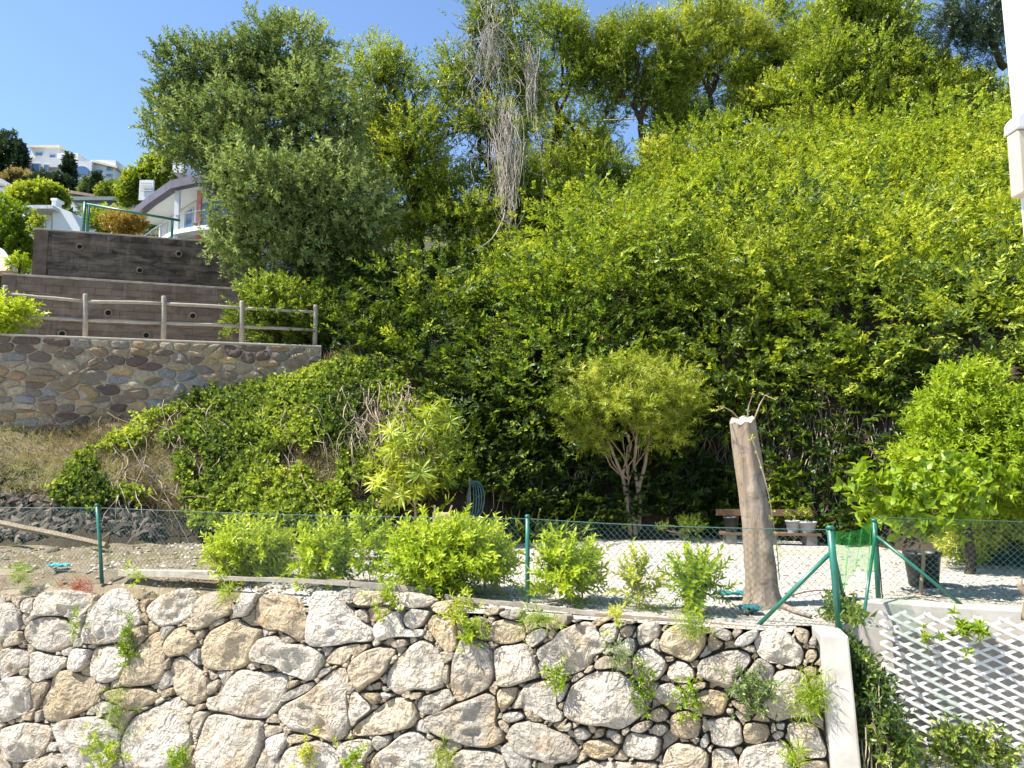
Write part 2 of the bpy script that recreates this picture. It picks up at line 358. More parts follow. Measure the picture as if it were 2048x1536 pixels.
# lower parts stand further out
def front_y(x): return WP0[1] + (x - WP0[0]) * FDIR[1] / FDIR[0]
LA0 = onz(1775, 1206, .02); _l = onz(2048, 1222, .02) - LA0; LDR = _l[1] / _l[0]
xs = np.arange(-26, 16.01, .14); rows = []
for k, s in enumerate(np.linspace(0, 1, 80) ** 1.25):
    yf = np.interp(xs, [-26, 2.78, 2.80, 3.35, 3.75, 16], [front_y(-26) + .12, front_y(2.78) + .12, front_y(2.8) + .42, front_y(3.35) + .6, LA0[1] + (3.75 - LA0[0]) * LDR + .12, LA0[1] + (16 - LA0[0]) * LDR + .12]); rows.append(yf + (21.0 - yf) * s)
TX = np.tile(xs, (80, 1)); TY = np.array(rows); dist = TY - TY[0]
edge = np.interp(TX, [-9, -6, -2, 0, 3, 5], [-.42, -.30, -.12, -.06, .0, .0])
TZ = edge * np.clip(1 - dist / .55, 0, 1) ** 1.3 + .035 * fbm(np.stack([TX * .9, TY * .9, TX * 0], -1), 11, 3) * np.clip(dist * 2, 0, 1)
TZ += np.where(TX < -3.2, .10 * np.clip(fbm(np.stack([TX * 1.7, TY * 1.7, TX * 0], -1), 21, 3), 0, 1) * np.clip((-3.2 - TX) * .6, 0, 1), 0)
def terrace_z(x, y): return 0.0
V, L, T = grid_mesh(TX, TY, TZ); cx = V[L.reshape(-1, 4)][:, :, 0].mean(1); cy = V[L.reshape(-1, 4)][:, :, 1].mean(1)
earth = cx + .55 * fbm(np.stack([cx, cy, cx * 0], -1), 5) + .35 * (cy - 9.5) * 0 < -3.4
me = fast_mesh('terrace_ground', V, L, T, None, True); me.materials.append(M_GRAVEL); me.materials.append(M_DRY)
me.polygons.foreach_set('material_index', earth.astype(np.int32)); me.update()
terrace = put('terrace_ground', me, None); tag(terrace, 'flat terrace of pale gravel behind the wire fence', None, None, 'structure')
yard = MB(); yard.add([(-60, -30, -3.0), (60, -30, -3.0), (60, 30, -3.0), (-60, 30, -3.0)], [(0, 1, 2, 3)])
tag(yard.build('yard_ground', plain('yard_concrete', (.42, .40, .36), .9, .15, 1.5)), 'concrete yard at the foot of the stone wall', None, None, 'structure')

# loose gravel lying on the terrace: real pebbles
def pebbles(name, n, xr, yfun, size, mat, parent=None, seed=1, zoff=0.0, flat=.6, z_at=None):
    r = np.random.default_rng(seed); x = r.uniform(xr[0], xr[1], n); y = yfun(x, r.random(n))
    z = np.zeros(n) if z_at is None else z_at(x, y)
    oct_ = np.array([[1, 0, 0], [0, 1, 0], [-1, 0, 0], [0, -1, 0], [0, 0, 1], [0, 0, -1]], float); fc = np.array([[0, 1, 4], [1, 2, 4], [2, 3, 4], [3, 0, 4], [1, 0, 5], [2, 1, 5], [3, 2, 5], [0, 3, 5]])
    s = size[0] + (size[1] - size[0]) * r.random(n) ** 3; v = oct_[None] * (s[:, None, None] * r.uniform(.55, 1.25, (n, 6, 1))); v[:, :, 2] *= flat
    a = r.uniform(0, 6.28, n); c, sn = np.cos(a)[:, None], np.sin(a)[:, None]
    v = np.stack([v[:, :, 0] * c - v[:, :, 1] * sn, v[:, :, 0] * sn + v[:, :, 1] * c, v[:, :, 2] + v[:, :, 0] * r.uniform(-.4, .4, (n, 1))], -1)
    v += np.stack([x, y, z + zoff + s * .15], -1)[:, None]
    Lp = (fc.ravel()[None] + 6 * np.arange(n)[:, None]).ravel()
    return put(name, fast_mesh(name, v.reshape(-1, 3), Lp, np.full(8 * n, 3), np.repeat(r.random(n), 8)), mat, parent)
def tintmat(name, stops, rough=.9):
    t = NT(name); a = t.n('ShaderNodeAttribute', attribute_name='tint'); nz = t.noise(t.pos(), 40, 4)
    t.base(t.mix(t.math('MULTIPLY', nz, .45), t.ramp(a.outputs['Fac'], stops), [x * .5 for x in stops[0][1]]), rough, .15); t.bump(nz, .4, .01); return t.m
M_PEB = tintmat('gravel_pebble', [(0, (.16, .145, .12)), (.35, (.33, .305, .27)), (.7, (.48, .45, .41)), (1, (.60, .57, .52))])
M_ROCKD = tintmat('dark_slate_rubble', [(0, (.04, .034, .028)), (.5, (.10, .083, .066)), (1, (.21, .175, .135))])
def terr_z(x, y):
    yf = front_y(x) + .12; d = y - yf; e = np.interp(x, [-9, -6, -2, 0, 3, 5], [-.42, -.30, -.12, -.06, 0, 0])
    return np.where(x < 3.3, e * np.clip(1 - d / .55, 0, 1) ** 1.3, 0) + .035 * fbm(np.stack([x * .9, y * .9, x * 0], -1), 11, 3) * np.clip(d * 2, 0, 1)
g = pebbles('gravel', 12500, (-3.6, 9.5), lambda x, u: np.where(x < 2.8, front_y(x) + .15, np.where(x < 3.75, front_y(x) + .75, LA0[1] + (x - LA0[0]) * LDR + .2)) + u ** 1.6 * 8, (.008, .034), M_PEB, None, 2, z_at=terr_z)
tag(g, 'loose pale gravel strewn over the terrace', None, None, 'stuff')
g = pebbles('rubble', 5500, (-11, -3.0), lambda x, u: front_y(x) + .18 + u * 6.5, (.01, .07), tintmat('dry_earth_clods', [(0, (.15, .12, .085)), (.5, (.38, .33, .25)), (1, (.62, .57, .49))]), None, 3, z_at=terr_z)
tag(g, 'small stones and clods on the dry earth by the fence', None, None, 'stuff')
# ------------------------------------------------------------------ stones
def chaikin(p, k=1):
    for _ in range(k):
        q = np.roll(p, -1, 0); p = np.stack([p * .86 + q * .14, p * .14 + q * .86], 1).reshape(-1, 2)
    return p
def resample(p, n):
    q = np.vstack([p, p[:1]]); s = np.concatenate([[0], np.cumsum(np.linalg.norm(np.diff(q, axis=0), axis=1))]); t = np.linspace(0, s[-1], n, endpoint=False)
    return np.stack([np.interp(t, s, q[:, 0]), np.interp(t, s, q[:, 1])], 1)
def area(p): x, y = p[:, 0], p[:, 1]; return .5 * np.sum(x * np.roll(y, -1) - y * np.roll(x, -1))
def stone_mesh(poly, place, seed, na=34, rings=(1.03, 1.0, .985, .965, .93, .88, .82, .75, .67, .58, .48, .37, .25, .12), joint=.004, bulge=.5, rough=1.0, back=.16, ck=2):
    """a rock with the outline poly (wall coordinates u, v) and a broken, faceted face; place maps u, v, w to the world"""
    p = resample(chaikin(np.asarray(poly, float), ck), na)
    if area(p) < 0: p = p[::-1]
    c = p.mean(0); A = abs(area(p)); R = math.sqrt(A / math.pi); r = random.Random(seed)
    d = p - c; ln = np.linalg.norm(d, axis=1, keepdims=True); p = c + d * np.maximum(.6, (ln - joint) / ln)
    rr = np.array(rings); P = c + (p - c)[None] * rr[:, None, None]; P = np.concatenate([P.reshape(-1, 2), c[None]]); rad = np.concatenate([np.repeat(rr, na), [0]])
    H = bulge * R * (.46 + .2 * r.random()) * (1 - np.clip(rad, 0, 1) ** 4.5)
    q = (P - c) / R
    for _ in range(9):                                   # broken flats
        a = r.uniform(0, 6.28); tilt = r.uniform(.15, .95); lvl = bulge * R * r.uniform(.14, .55)
        H = np.minimum(H, lvl - tilt * R * .45 * (q[:, 0] * math.cos(a) + q[:, 1] * math.sin(a)) * bulge * 1.3)
    s3 = np.stack([P[:, 0], P[:, 1], np.full(len(P), seed * 3.7)], -1)
    rid = (1 - 2 * np.abs(vnoise(s3 * [7, 7, 1], 2))) * .5 + (1 - 2 * np.abs(vnoise(s3 * [15, 15, 1], 4))) * .3
    inner = np.clip((1 - rad) * 9, 0, 1)
    H = np.maximum(H, -.02) + rough * inner * min(R, .3) * (.13 * fbm(s3 * [3.6, 3.6, 1], 1, 3) + .10 * rid)
    H[:na] = -back; H[na:2 * na] = -.03 - .02 * r.random(); n2 = slice(2 * na, 3 * na); H[n2] = np.minimum(H[n2], .012 * R / .2)
    V = np.array([place(u, v, w) for (u, v), w in zip(P, H)]); L = []; T = []
    for i in range(len(rr) - 1):
        for j in range(na):
            k = (j + 1) % na; L += [i * na + j, i * na + k, (i + 1) * na + k, (i + 1) * na + j]; T.append(4)
    e = (len(rr) - 1) * na; ce = len(P) - 1
    for j in range(na): L += [e + j, e + (j + 1) % na, ce]; T.append(3)
    return fast_mesh('stone', V, L, T, None, True)

# outlines of the boulders of the big wall, read off enlarged views (x, y pairs); each view: origin and enlargement
VIEWS = {'A': (0, 1130, 3.783), 'B': (500, 1130, 3.783), 'C': (1000, 1130, 3.783), 'D': (1450, 1080, 3.368)}
OUT = {'A': '''0,290,60,280,110,320,140,370,150,480,60,550,0,575;140,290,190,250,245,240,235,330,200,375,150,350;240,340,270,240,330,200,480,185,600,195,700,225,720,255,650,350,580,410,450,385,330,385,265,390
600,550,640,430,720,310,800,220,870,170,920,210,960,260,1040,320,1075,440,990,480,920,570,760,605,640,600;1085,340,1130,280,1230,220,1370,170,1420,230,1450,300,1440,360,1400,420,1300,460,1200,480,1120,420;1045,265,1120,255,1090,320,1100,380,1060,360
1405,480,1440,400,1450,310,1510,240,1590,200,1670,210,1700,280,1755,360,1680,400,1600,440,1520,490,1440,495;1770,360,1800,270,1860,215,1950,210,1920,300,1860,390,1810,400;160,500,200,430,290,395,420,388,500,420,550,480,590,550,540,600,470,650,400,670,300,650,220,620,175,570
65,570,110,500,155,500,165,590,80,620;0,640,80,620,170,640,210,700,215,760,150,800,60,850,0,880;235,750,240,660,300,650,400,680,520,700,500,760,400,840,330,870,270,895,230,860;530,780,545,680,570,625,680,645,670,700,640,770,590,810,540,805
665,800,680,690,700,630,780,610,930,605,935,700,930,800,890,860,800,900,740,895,690,850;885,910,930,840,960,760,1000,690,1070,600,1140,530,1195,495,1220,560,1235,640,1250,700,1240,830,1200,890,1100,915,960,925;1230,640,1250,560,1330,480,1400,460,1450,520,1505,600,1450,660,1340,690,1270,695
1460,540,1500,490,1555,480,1550,530,1500,580;1505,640,1540,550,1580,500,1680,450,1780,400,1830,430,1880,470,1960,490,1970,540,1930,600,1890,690,1870,760,1760,800,1640,805,1550,790,1500,740;1280,790,1310,710,1370,685,1440,720,1500,790,1570,850,1575,930,1540,1030,1470,1070,1400,1040,1340,980,1310,900
0,860,130,840,215,850,245,910,255,1010,230,1100,150,1150,60,1185,0,1200;305,1150,300,1050,330,980,370,930,375,860,430,790,520,790,600,840,690,850,720,930,740,1010,690,1070,600,1120,520,1170,440,1195,340,1190;750,980,800,950,850,940,980,930,1110,925,1160,960,1205,1010,1130,1060,1020,1105,940,1100,870,1050,790,1010
690,1075,760,1030,850,1060,880,1110,760,1130;1565,980,1575,900,1640,860,1660,900,1640,950,1590,985;1545,1070,1550,1010,1640,990,1680,930,1720,860,1800,790,1900,800,2050,815,2165,830,2180,880,2165,940,2120,1050,2070,1110,2010,1165,1900,1165,1780,1140,1650,1110,1570,1105
0,1240,80,1215,200,1185,300,1200,380,1240,390,1290,350,1370,300,1450,230,1490,130,1500,60,1470,0,1440;400,1240,440,1180,560,1160,720,1145,820,1200,900,1240,920,1350,880,1480,860,1560,540,1560,480,1440,440,1330;940,1250,1000,1150,1130,1090,1260,1030,1340,985,1390,1080,1410,1180,1440,1300,1420,1400,1340,1500,1250,1560,940,1560,910,1400
1385,1100,1420,1065,1480,1080,1470,1140,1420,1205,1385,1170;1465,1290,1480,1130,1520,1100,1570,1110,1540,1200,1500,1300,1475,1330;1500,1340,1530,1240,1580,1130,1750,1130,1900,1175,1985,1180,1990,1300,1975,1420,1930,1560,1520,1560,1460,1470;330,1470,360,1425,440,1420,480,1470,460,1535,350,1540
245,1160,270,1110,320,1085,310,1180,260,1200;370,1370,400,1335,440,1370,430,1410,385,1410;1200,980,1230,950,1310,920,1310,980,1230,1015;165,790,225,770,230,830,170,840;460,650,560,610,540,680,480,690;1240,790,1260,720,1300,700,1280,790''',
'B': '''30,430,25,330,60,240,120,215,250,235,330,270,370,340,430,380,420,450,405,560,370,595,310,540,240,500,150,500,70,470;405,570,420,460,440,340,440,250,490,205,600,200,650,250,720,320,780,380,860,440,920,480,935,560,880,585,760,585,640,615,500,625,430,610;650,215,710,175,790,215,790,270,740,280
780,280,800,220,850,195,970,200,1020,230,1010,280,930,310,820,310;1060,230,1150,205,1260,215,1340,240,1400,275,1330,320,1220,330,1150,300;880,380,880,330,960,305,1040,330,1010,390,930,435,900,430;930,470,990,410,1080,360,1140,325,1150,420,1180,490,1240,500,1310,480,1325,530,1260,550,1160,545,1060,550,990,575,950,555
1160,420,1180,360,1230,325,1310,340,1360,350,1330,400,1300,460,1240,490,1190,470;1365,320,1400,280,1470,265,1530,300,1530,370,1450,375,1380,350;1530,330,1580,330,1610,370,1560,400,1530,380;1325,430,1370,375,1460,380,1540,395,1555,460,1560,600,1540,660,1480,670,1430,620,1380,540,1340,490;1735,360,1790,320,1890,325,1880,370,1800,390
1585,480,1610,410,1700,390,1780,420,1800,470,1720,480,1650,510,1600,520;1805,480,1830,430,1900,410,1990,425,2070,455,2080,560,1990,600,1890,605,1840,590,1815,540;1885,380,1900,350,1980,335,2050,340,2060,380,1990,420,1920,400;0,660,40,600,90,550,190,530,260,590,400,605,500,640,545,680,560,740,520,800,490,860,430,880,340,840,280,830,200,760,80,740,0,720
200,560,240,515,310,540,345,580,290,600;560,740,590,680,650,630,760,600,840,600,780,660,750,720,700,765,620,755;760,680,800,620,880,595,910,610,850,660,790,700;745,780,790,710,870,650,960,620,1080,630,1110,660,1060,720,1030,790,990,850,900,900,850,950,800,930,760,850
1015,920,1030,820,1080,740,1150,670,1220,600,1300,560,1380,600,1430,670,1470,740,1460,850,1450,930,1360,960,1240,945,1160,970,1100,990,1060,950;1070,600,1120,560,1190,560,1205,600,1150,630,1090,625;1515,850,1530,740,1560,640,1590,560,1680,560,1780,590,1840,640,1840,730,1855,830,1820,920,1740,970,1650,1010,1570,1045,1540,980,1515,930
1870,880,1855,780,1845,640,1900,612,2000,605,2070,590,2120,660,2160,740,2195,850,2080,885,1970,925,1890,920;500,860,540,790,610,765,610,800,560,840,510,870;215,1030,240,990,340,930,450,885,490,890,450,950,360,1000,250,1040;280,930,310,870,380,870,360,910,300,940
190,1130,230,1070,330,1020,440,960,520,890,590,820,660,775,740,780,745,880,720,960,730,1060,745,1180,740,1280,680,1330,600,1350,520,1310,400,1280,300,1260,220,1190;755,1200,745,1080,760,990,780,945,830,980,900,1050,915,1090,860,1140,800,1180,770,1230;835,965,900,960,980,970,990,1010,940,1070,900,1020;900,910,990,875,990,940,930,950
750,1280,790,1210,870,1160,960,1080,1060,1010,1150,1005,1230,1030,1250,1100,1275,1160,1230,1230,1120,1260,1010,1290,880,1300,780,1300;1255,1060,1290,1000,1380,970,1460,940,1500,950,1540,1040,1470,1080,1420,1130,1330,1140,1270,1110;1200,980,1250,960,1310,965,1290,1010,1220,1020;990,960,1060,970,1090,995,1010,1010
1300,1160,1440,1110,1560,1050,1680,1010,1800,960,1860,1010,1870,1100,1850,1200,1920,1290,1920,1330,1860,1370,1780,1390,1660,1370,1540,1330,1420,1290,1340,1240;1870,960,1900,930,2030,920,2020,1000,1960,1070,1885,1095;1895,1150,1960,1110,2040,1110,2080,1140,2060,1170,1960,1200,1910,1180;1970,1080,2015,1020,2045,930,2080,980,2070,1080,1990,1095
1460,860,1480,760,1510,740,1510,870,1480,910;110,1330,150,1290,250,1270,285,1300,260,1380,220,1460,180,1485,140,1430;105,1240,130,1210,220,1220,250,1255,160,1300,110,1310;230,1480,280,1390,370,1350,480,1330,580,1360,650,1430,690,1500,700,1560,220,1560;650,1390,700,1340,800,1320,900,1330,925,1400,880,1450,840,1560,720,1560,680,1470
280,1330,300,1280,420,1290,480,1320,390,1345,310,1350;890,1500,960,1420,1050,1360,1130,1290,1220,1250,1300,1280,1370,1360,1420,1430,1410,1510,1380,1560,890,1560;1365,1340,1400,1310,1470,1340,1480,1370,1420,1390,1380,1375;1500,1560,1520,1460,1600,1390,1700,1400,1830,1410,1920,1450,1950,1560;0,740,40,770,50,790,0,800;60,760,150,750,190,790,120,810''',
'C': '''190,570,215,520,290,480,360,490,360,540,300,590,235,635;260,650,330,600,400,560,440,500,520,460,620,430,690,450,740,510,790,570,805,620,760,670,700,690,690,750,640,790,560,830,470,845,400,830,350,780,290,730;740,490,790,440,880,440,895,500,880,570,830,600,780,560;1030,470,1080,435,1170,430,1210,490,1200,550,1130,590,1050,620,1030,560
1200,580,1240,500,1300,460,1420,450,1520,490,1560,540,1550,620,1500,690,1450,740,1380,720,1290,680,1210,640;1570,460,1650,470,1740,510,1760,560,1720,580,1650,550,1600,510;1570,560,1590,510,1650,560,1695,590,1660,640,1590,660,1570,620;1760,610,1800,540,1880,500,1960,490,1950,540,1900,600,1830,625
810,640,900,600,960,540,1010,560,1020,620,1000,690,950,700,850,680;705,760,740,710,800,680,870,720,890,770,800,790,720,790;985,790,1000,700,1040,640,1110,620,1190,660,1250,720,1260,780,1220,850,1150,900,1080,880,1010,830;1245,690,1320,690,1320,725,1270,735;1260,830,1280,760,1340,720,1410,740,1460,790,1475,850,1420,895,1340,890,1280,860
1480,790,1510,720,1590,690,1690,650,1800,640,1890,670,1900,730,1850,800,1800,850,1770,920,1710,945,1620,900,1530,860;1430,920,1480,890,1560,890,1560,930,1450,950;1160,950,1200,910,1280,890,1350,930,1395,980,1390,1050,1320,1050,1220,1060,1180,1010;1470,1000,1520,945,1640,945,1730,985,1720,1050,1690,1130,1620,1145,1530,1130,1480,1080
115,1070,140,980,190,900,280,880,380,870,410,920,430,1000,420,1080,480,1140,470,1180,400,1200,330,1170,260,1110,180,1090;0,930,120,925,130,960,110,1030,60,1080,0,1130;5,1140,60,1105,150,1110,190,1135,130,1190,60,1200,20,1170;430,940,480,890,520,900,500,970,460,1040,430,1050
465,1110,490,1030,530,920,600,870,690,810,800,800,900,810,970,850,1040,930,1100,990,1140,1060,1110,1110,1040,1170,960,1230,900,1250,800,1220,680,1220,570,1190,490,1150;1110,1150,1160,1090,1220,1075,1275,1110,1270,1170,1200,1190;975,1250,1030,1200,1110,1175,1165,1190,1130,1240,1080,1275,1000,1260;1150,1230,1180,1195,1260,1205,1275,1250,1220,1300,1160,1280
1285,1150,1330,1115,1420,1110,1510,1160,1520,1220,1500,1310,1430,1325,1330,1305,1285,1260;1555,1170,1620,1170,1690,1150,1750,1160,1820,1200,1830,1260,1840,1350,1760,1380,1660,1370,1600,1350,1590,1260;60,1250,110,1195,210,1180,320,1200,420,1260,500,1290,560,1350,610,1430,560,1480,480,1490,400,1510,300,1470,200,1460,110,1420,65,1340
545,1260,590,1220,650,1235,695,1290,650,1330,580,1330;710,1280,740,1235,790,1240,780,1300,730,1310;815,1240,880,1250,925,1290,915,1360,860,1330,820,1280;615,1360,660,1330,760,1320,850,1335,900,1390,870,1440,790,1480,690,1470,630,1420;915,1400,940,1310,980,1265,1080,1280,1190,1300,1215,1340,1200,1440,1160,1480,1050,1480,960,1460
1225,1480,1260,1390,1330,1350,1450,1360,1540,1390,1580,1440,1570,1560,1230,1560;1600,1400,1680,1380,1750,1400,1800,1480,1820,1560,1600,1560;730,1510,800,1490,1000,1500,1180,1500,1190,1560,720,1560;430,1530,600,1500,640,1540,600,1570,430,1570;1510,1330,1560,1260,1590,1340,1560,1390,1520,1380
270,1490,380,1490,420,1520,380,1560,280,1560;480,1220,520,1190,550,1210,530,1260,490,1260;170,400,240,365,300,390,260,440,190,430;370,400,440,370,520,380,520,440,440,490,380,480;540,420,570,405,600,420,580,440;680,440,740,395,860,400,800,430,740,470;900,490,960,450,1010,470,1000,540,920,560;930,430,990,410,1030,430,1000,450,940,445''',
'D': '''185,690,220,630,300,600,390,600,450,660,520,720,535,780,510,850,450,860,370,840,290,830,220,780;115,1290,130,1240,210,1230,290,1250,305,1310,280,1360,200,1385,130,1370;455,610,500,590,570,620,560,700,500,690;560,690,580,650,620,660,620,710,580,720;535,780,560,730,620,740,625,790,590,835,545,820
520,880,560,845,620,860,620,910,560,925;300,960,340,890,420,870,500,880,560,930,560,1000,600,1040,640,1180,560,1190,450,1200,350,1225,280,1190,240,1120,290,1050;410,1260,440,1225,540,1225,620,1250,650,1330,690,1420,680,1470,560,1470,500,1430,440,1370;310,1320,350,1280,400,1295,395,1330,340,1360
90,1480,130,1400,250,1370,400,1350,430,1400,450,1470,460,1560,90,1560;500,1500,600,1480,690,1490,700,1560,500,1560;30,1090,70,1080,160,1110,200,1150,190,1190,110,1170;10,1130,60,1140,60,1170,10,1165;340,1230,410,1230,400,1280,350,1275'''}
POLY = []
for k, txt in OUT.items():
    ox, oy, s = VIEWS[k]
    for part in txt.replace('\n', ';').split(';'):
        a = np.array([float(x) for x in part.split(',')]).reshape(-1, 2) / s + [ox, oy]
        POLY.append(np.array([wall_uv(onplane(x, y, WP0, WN)) for x, y in a]))
U0, U1, V0 = wall_uv(onplane(-560, 1400, WP0, WN))[0], wall_uv(onplane(1640, 1300, WP0, WN))[0], -2.75
gu, gv = np.meshgrid(np.arange(U0, U1, .022), np.arange(V0, .12, .022)); GP = np.stack([gu.ravel(), gv.ravel()], 1)
def sdist(p, pts):
    a = p; b = np.roll(p, -1, 0); best = np.full(len(pts), 9.0); ins = np.zeros(len(pts), bool)
    for (x0, y0), (x1, y1) in zip(a, b):
        e = np.array([x1 - x0, y1 - y0]); w = pts - [x0, y0]; t = np.clip((w @ e) / max(e @ e, 1e-9), 0, 1); best = np.minimum(best, np.linalg.norm(w - t[:, None] * e, axis=1))
        if y0 != y1: ins ^= ((y0 > pts[:, 1]) != (y1 > pts[:, 1])) & (pts[:, 0] < (x1 - x0) * (pts[:, 1] - y0) / (y1 - y0) + x0)
    return np.where(ins, -best, best)
topline = lambda u: np.interp(u, [-3, 0, 2.5, 4, 6.6, 9.3, 9.9], [-.40, -.34, -.24, -.17, -.10, -.03, -.02])
SD = np.full(len(GP), 9.0)
for p in POLY:
    bb = (GP[:, 0] > p[:, 0].min() - .6) & (GP[:, 0] < p[:, 0].max() + .6) & (GP[:, 1] > p[:, 1].min() - .6) & (GP[:, 1] < p[:, 1].max() + .6)
    SD[bb] = np.minimum(SD[bb], sdist(p, GP[bb]))
SD = np.minimum(SD, topline(GP[:, 0]) - GP[:, 1] + .03); SD = np.minimum(SD, .30); SD = np.minimum(SD, U1 + .02 - GP[:, 0])
FILL = []; rf = random.Random(3); nu = gu.shape[1]
G3 = np.array([wall_pt(u, v) for u, v in GP]) - EYE; gpx = 1024 + FPX * G3[:, 0] / (G3 @ _F); gpy = 768 - FPX * (G3 @ _U) / (G3 @ _F); PEN = np.where((gpy > 1545) | (gpx < -15), .10, 0)
while len(POLY) + len(FILL) < 520:
    i = int(np.argmax(SD + RNG.uniform(0, .008, len(SD)) - PEN)); d0 = SD[i]
    if d0 < .013: break
    c = GP[i]; pts = []
    lim = min(2.3 * d0 + .02, d0 + .16)
    for a in np.linspace(0, 6.283, 11, endpoint=False) + rf.uniform(0, .5):
        r = d0 * .5
        while r < lim:
            q = c + r * np.array([math.cos(a), math.sin(a)]); iu = int((q[0] - U0) / .022); iv = int((q[1] - V0) / .022)
            if not (0 <= iu < nu and 0 <= iv < gu.shape[0]) or SD[iv * nu + iu] < .008: break
            r += .015
        pts.append(c + max(r - .004, d0 * .7) * np.array([math.cos(a), math.sin(a)]))
    p = np.array(pts); FILL.append(p); bb = np.linalg.norm(GP - c, axis=1) < 1.0; SD[bb] = np.minimum(SD[bb], sdist(p, GP[bb]))

wall = thing('stone_retaining_wall', wall_pt(5, -3), 'dry stacked retaining wall of big pale limestone boulders in front', 'stone wall', kind='thing')
m = MB(); a0, a1 = U0 - .3, U1 + .05
face = [wall_pt(u, v, -.085 - .06 * (v > -.5)) for u, v in ((a0, -3.0), (a1, -3.0), (a1, -.14), (6.6, -.2), (3, -.34), (a0, -.5))]
m.prism(face, -FN * .5); m.build('earth_core', M_JOINT, wall)
LIME = [(.60, .55, .48), (.54, .50, .45), (.64, .60, .55), (.56, .48, .37), (.46, .43, .39), (.62, .57, .50), (.52, .43, .30), (.58, .55, .51)]
rc = random.Random(12); chips = []
for i, p in enumerate(POLY + FILL):
    small = i >= len(POLY); A = abs(area(p))
    kw = dict(na=38) if A > .035 else dict(na=18, rings=(1.03, 1.0, .97, .9, .75, .5, .25))
    col = np.array([1.04, 1.0, .93]) * np.array(rc.choice(LIME)) * rc.uniform(.78, 1.02)
    if small or A < .03: col = np.array(rc.choice([(.50, .42, .31), (.54, .50, .44), (.46, .37, .25), (.44, .40, .34)])) * rc.uniform(.72, .92)
    lo = wall_pt
    sh = rc.uniform(-.05, .03) if small else rc.uniform(-.02, .05)
    me = stone_mesh(p, lambda u, v, w, s=sh: wall_pt(u, v, w + s), i + 1, joint=.003 if small else .004, bulge=.68, rough=1.45, **kw)
    if i < 298: put('stone', me, M_LIME, wall, col)
    else: chips.append(me)

def joined(ms):
    V = []; Lp = []; Tt = []; k = 0
    for me in ms:
        n = len(me.vertices); a = np.empty(n * 3, np.float32); me.vertices.foreach_get('co', a); l = np.empty(len(me.loops), np.int32); me.loops.foreach_get('vertex_index', l); V.append(a.reshape(-1, 3)); Lp.append(l + k); Tt += [len(p.vertices) for p in me.polygons]; k += n
    return fast_mesh('small_stones', np.vstack(V), np.concatenate(Lp), Tt, None, True)
if chips: put('small_stones', joined(chips), M_LIME, wall, (.47, .40, .30))['kind'] = 'stuff'

# ------------------------------------------------------------------ white pier, return wall and trellis wall on the right
pier = thing('white_pier', onz(1670, 1262, -.0), 'white rendered pier at the end of the boulder wall', 'pier', kind='thing')
q0 = onplane(1641, 1268, WP0 + FN * .1, WN); q1 = onplane(1698, 1270, q0, WN)
fdn = q0 - FN * 0; wdir = unit((q1 - q0) * [1, 1, 0]); wdt = np.linalg.norm((q1 - q0)[:2]); bk = np.array([.18, 1.0, 0]); bk = unit(bk)
def pp(a, b, z): return q0 * [1, 1, 0] + wdir * a + bk * b + np.array([0, 0, z]) + FN * BAT * (-z) * .9 + wdir * .05 * (-z)
V = []; zt = float(q0[2]); V2 = []
for z in (-3.0, zt): V += [pp(0, 0, z), pp(wdt, 0, z), pp(wdt + .01, .42, z), pp(0, .42, z)]
for z in (-3.0, zt - .05): V2 += [pp(wdt * .3, .424, z), pp(wdt, .424, z), pp(wdt + .02, 1.7, z), pp(wdt * .3, 1.7, z)]
MB().add(V2, [(3, 2, 1, 0), (4, 5, 6, 7), (0, 1, 5, 4), (1, 2, 6, 5), (2, 3, 7, 6), (3, 0, 4, 7)]).build('return_wall', M_WHITE, pier, bevel=.02)
MB().add(V, [(3, 2, 1, 0), (4, 5, 6, 7), (0, 1, 5, 4), (1, 2, 6, 5), (2, 3, 7, 6), (3, 0, 4, 7)]).build('shaft', M_WHITE, pier, bevel=.02)
pr = pp(wdt, 0, zt)                                        # front right top corner of the pier
LA = onz(1775, 1206, .02); LB = onz(2048, 1222, .02); ldir = unit(LB - LA); LB = LA + ldir * 5.0; LA = LA - ldir * .55; ln = np.array([ldir[1], -ldir[0], 0])
tw = thing('trellis_wall', (LA + LB) / 2 * [1, 1, 0] + [0, 0, -3], 'white rendered wall carrying the diagonal white trellis', 'wall', kind='thing')
MB().prism([LA * [1, 1, 0] + [0, 0, -3], LB * [1, 1, 0] + [0, 0, -3], LB, LA], -ln * .32).build('shaft', M_WHITE, tw, bevel=.015)
tr = thing('trellis', (LA + LB) / 2 * [1, 1, 0] + [0, 0, -2.6] + ln * .09, 'white diagonal wooden slat trellis fixed to the white wall', 'trellis')
O = LA + ldir * .45 + ln * .085; H = 2.55; W = 3.4; top = -.07
M_SLAT = plain('white_slat', (.62, .61, .58), .55, .06, 5)
for fam, sl in ((0, .47), (1, -.49)):                      # two families of slats, one nailed over the other
    step = .118
    for b in np.arange(-4.5, 4.5, step):
        pts = []                                           # line z = sl * u + b within 0..W, -H..0
        for u in np.linspace(0, W, 240):
            z = sl * u + b
            if -H < z < 0: pts.append((u, z))
        if len(pts) < 6: continue
        (u0, z0), (u1, z1) = pts[0], pts[-1]; jz = random.uniform(-.006, .006)
        P0 = O + ldir * u0 + [0, 0, top + z0 + jz] + ln * (.016 * fam); P1 = O + ldir * u1 + [0, 0, top + z1 - jz] + ln * (.016 * fam)
        d = unit(P1 - P0); s = np.cross(ln, d); M = np.stack([d, s, ln], 1)
        MB().box((P0 + P1) / 2, (np.linalg.norm(P1 - P0),   .029, .012), M=M).build('slat', M_SLAT, tr)
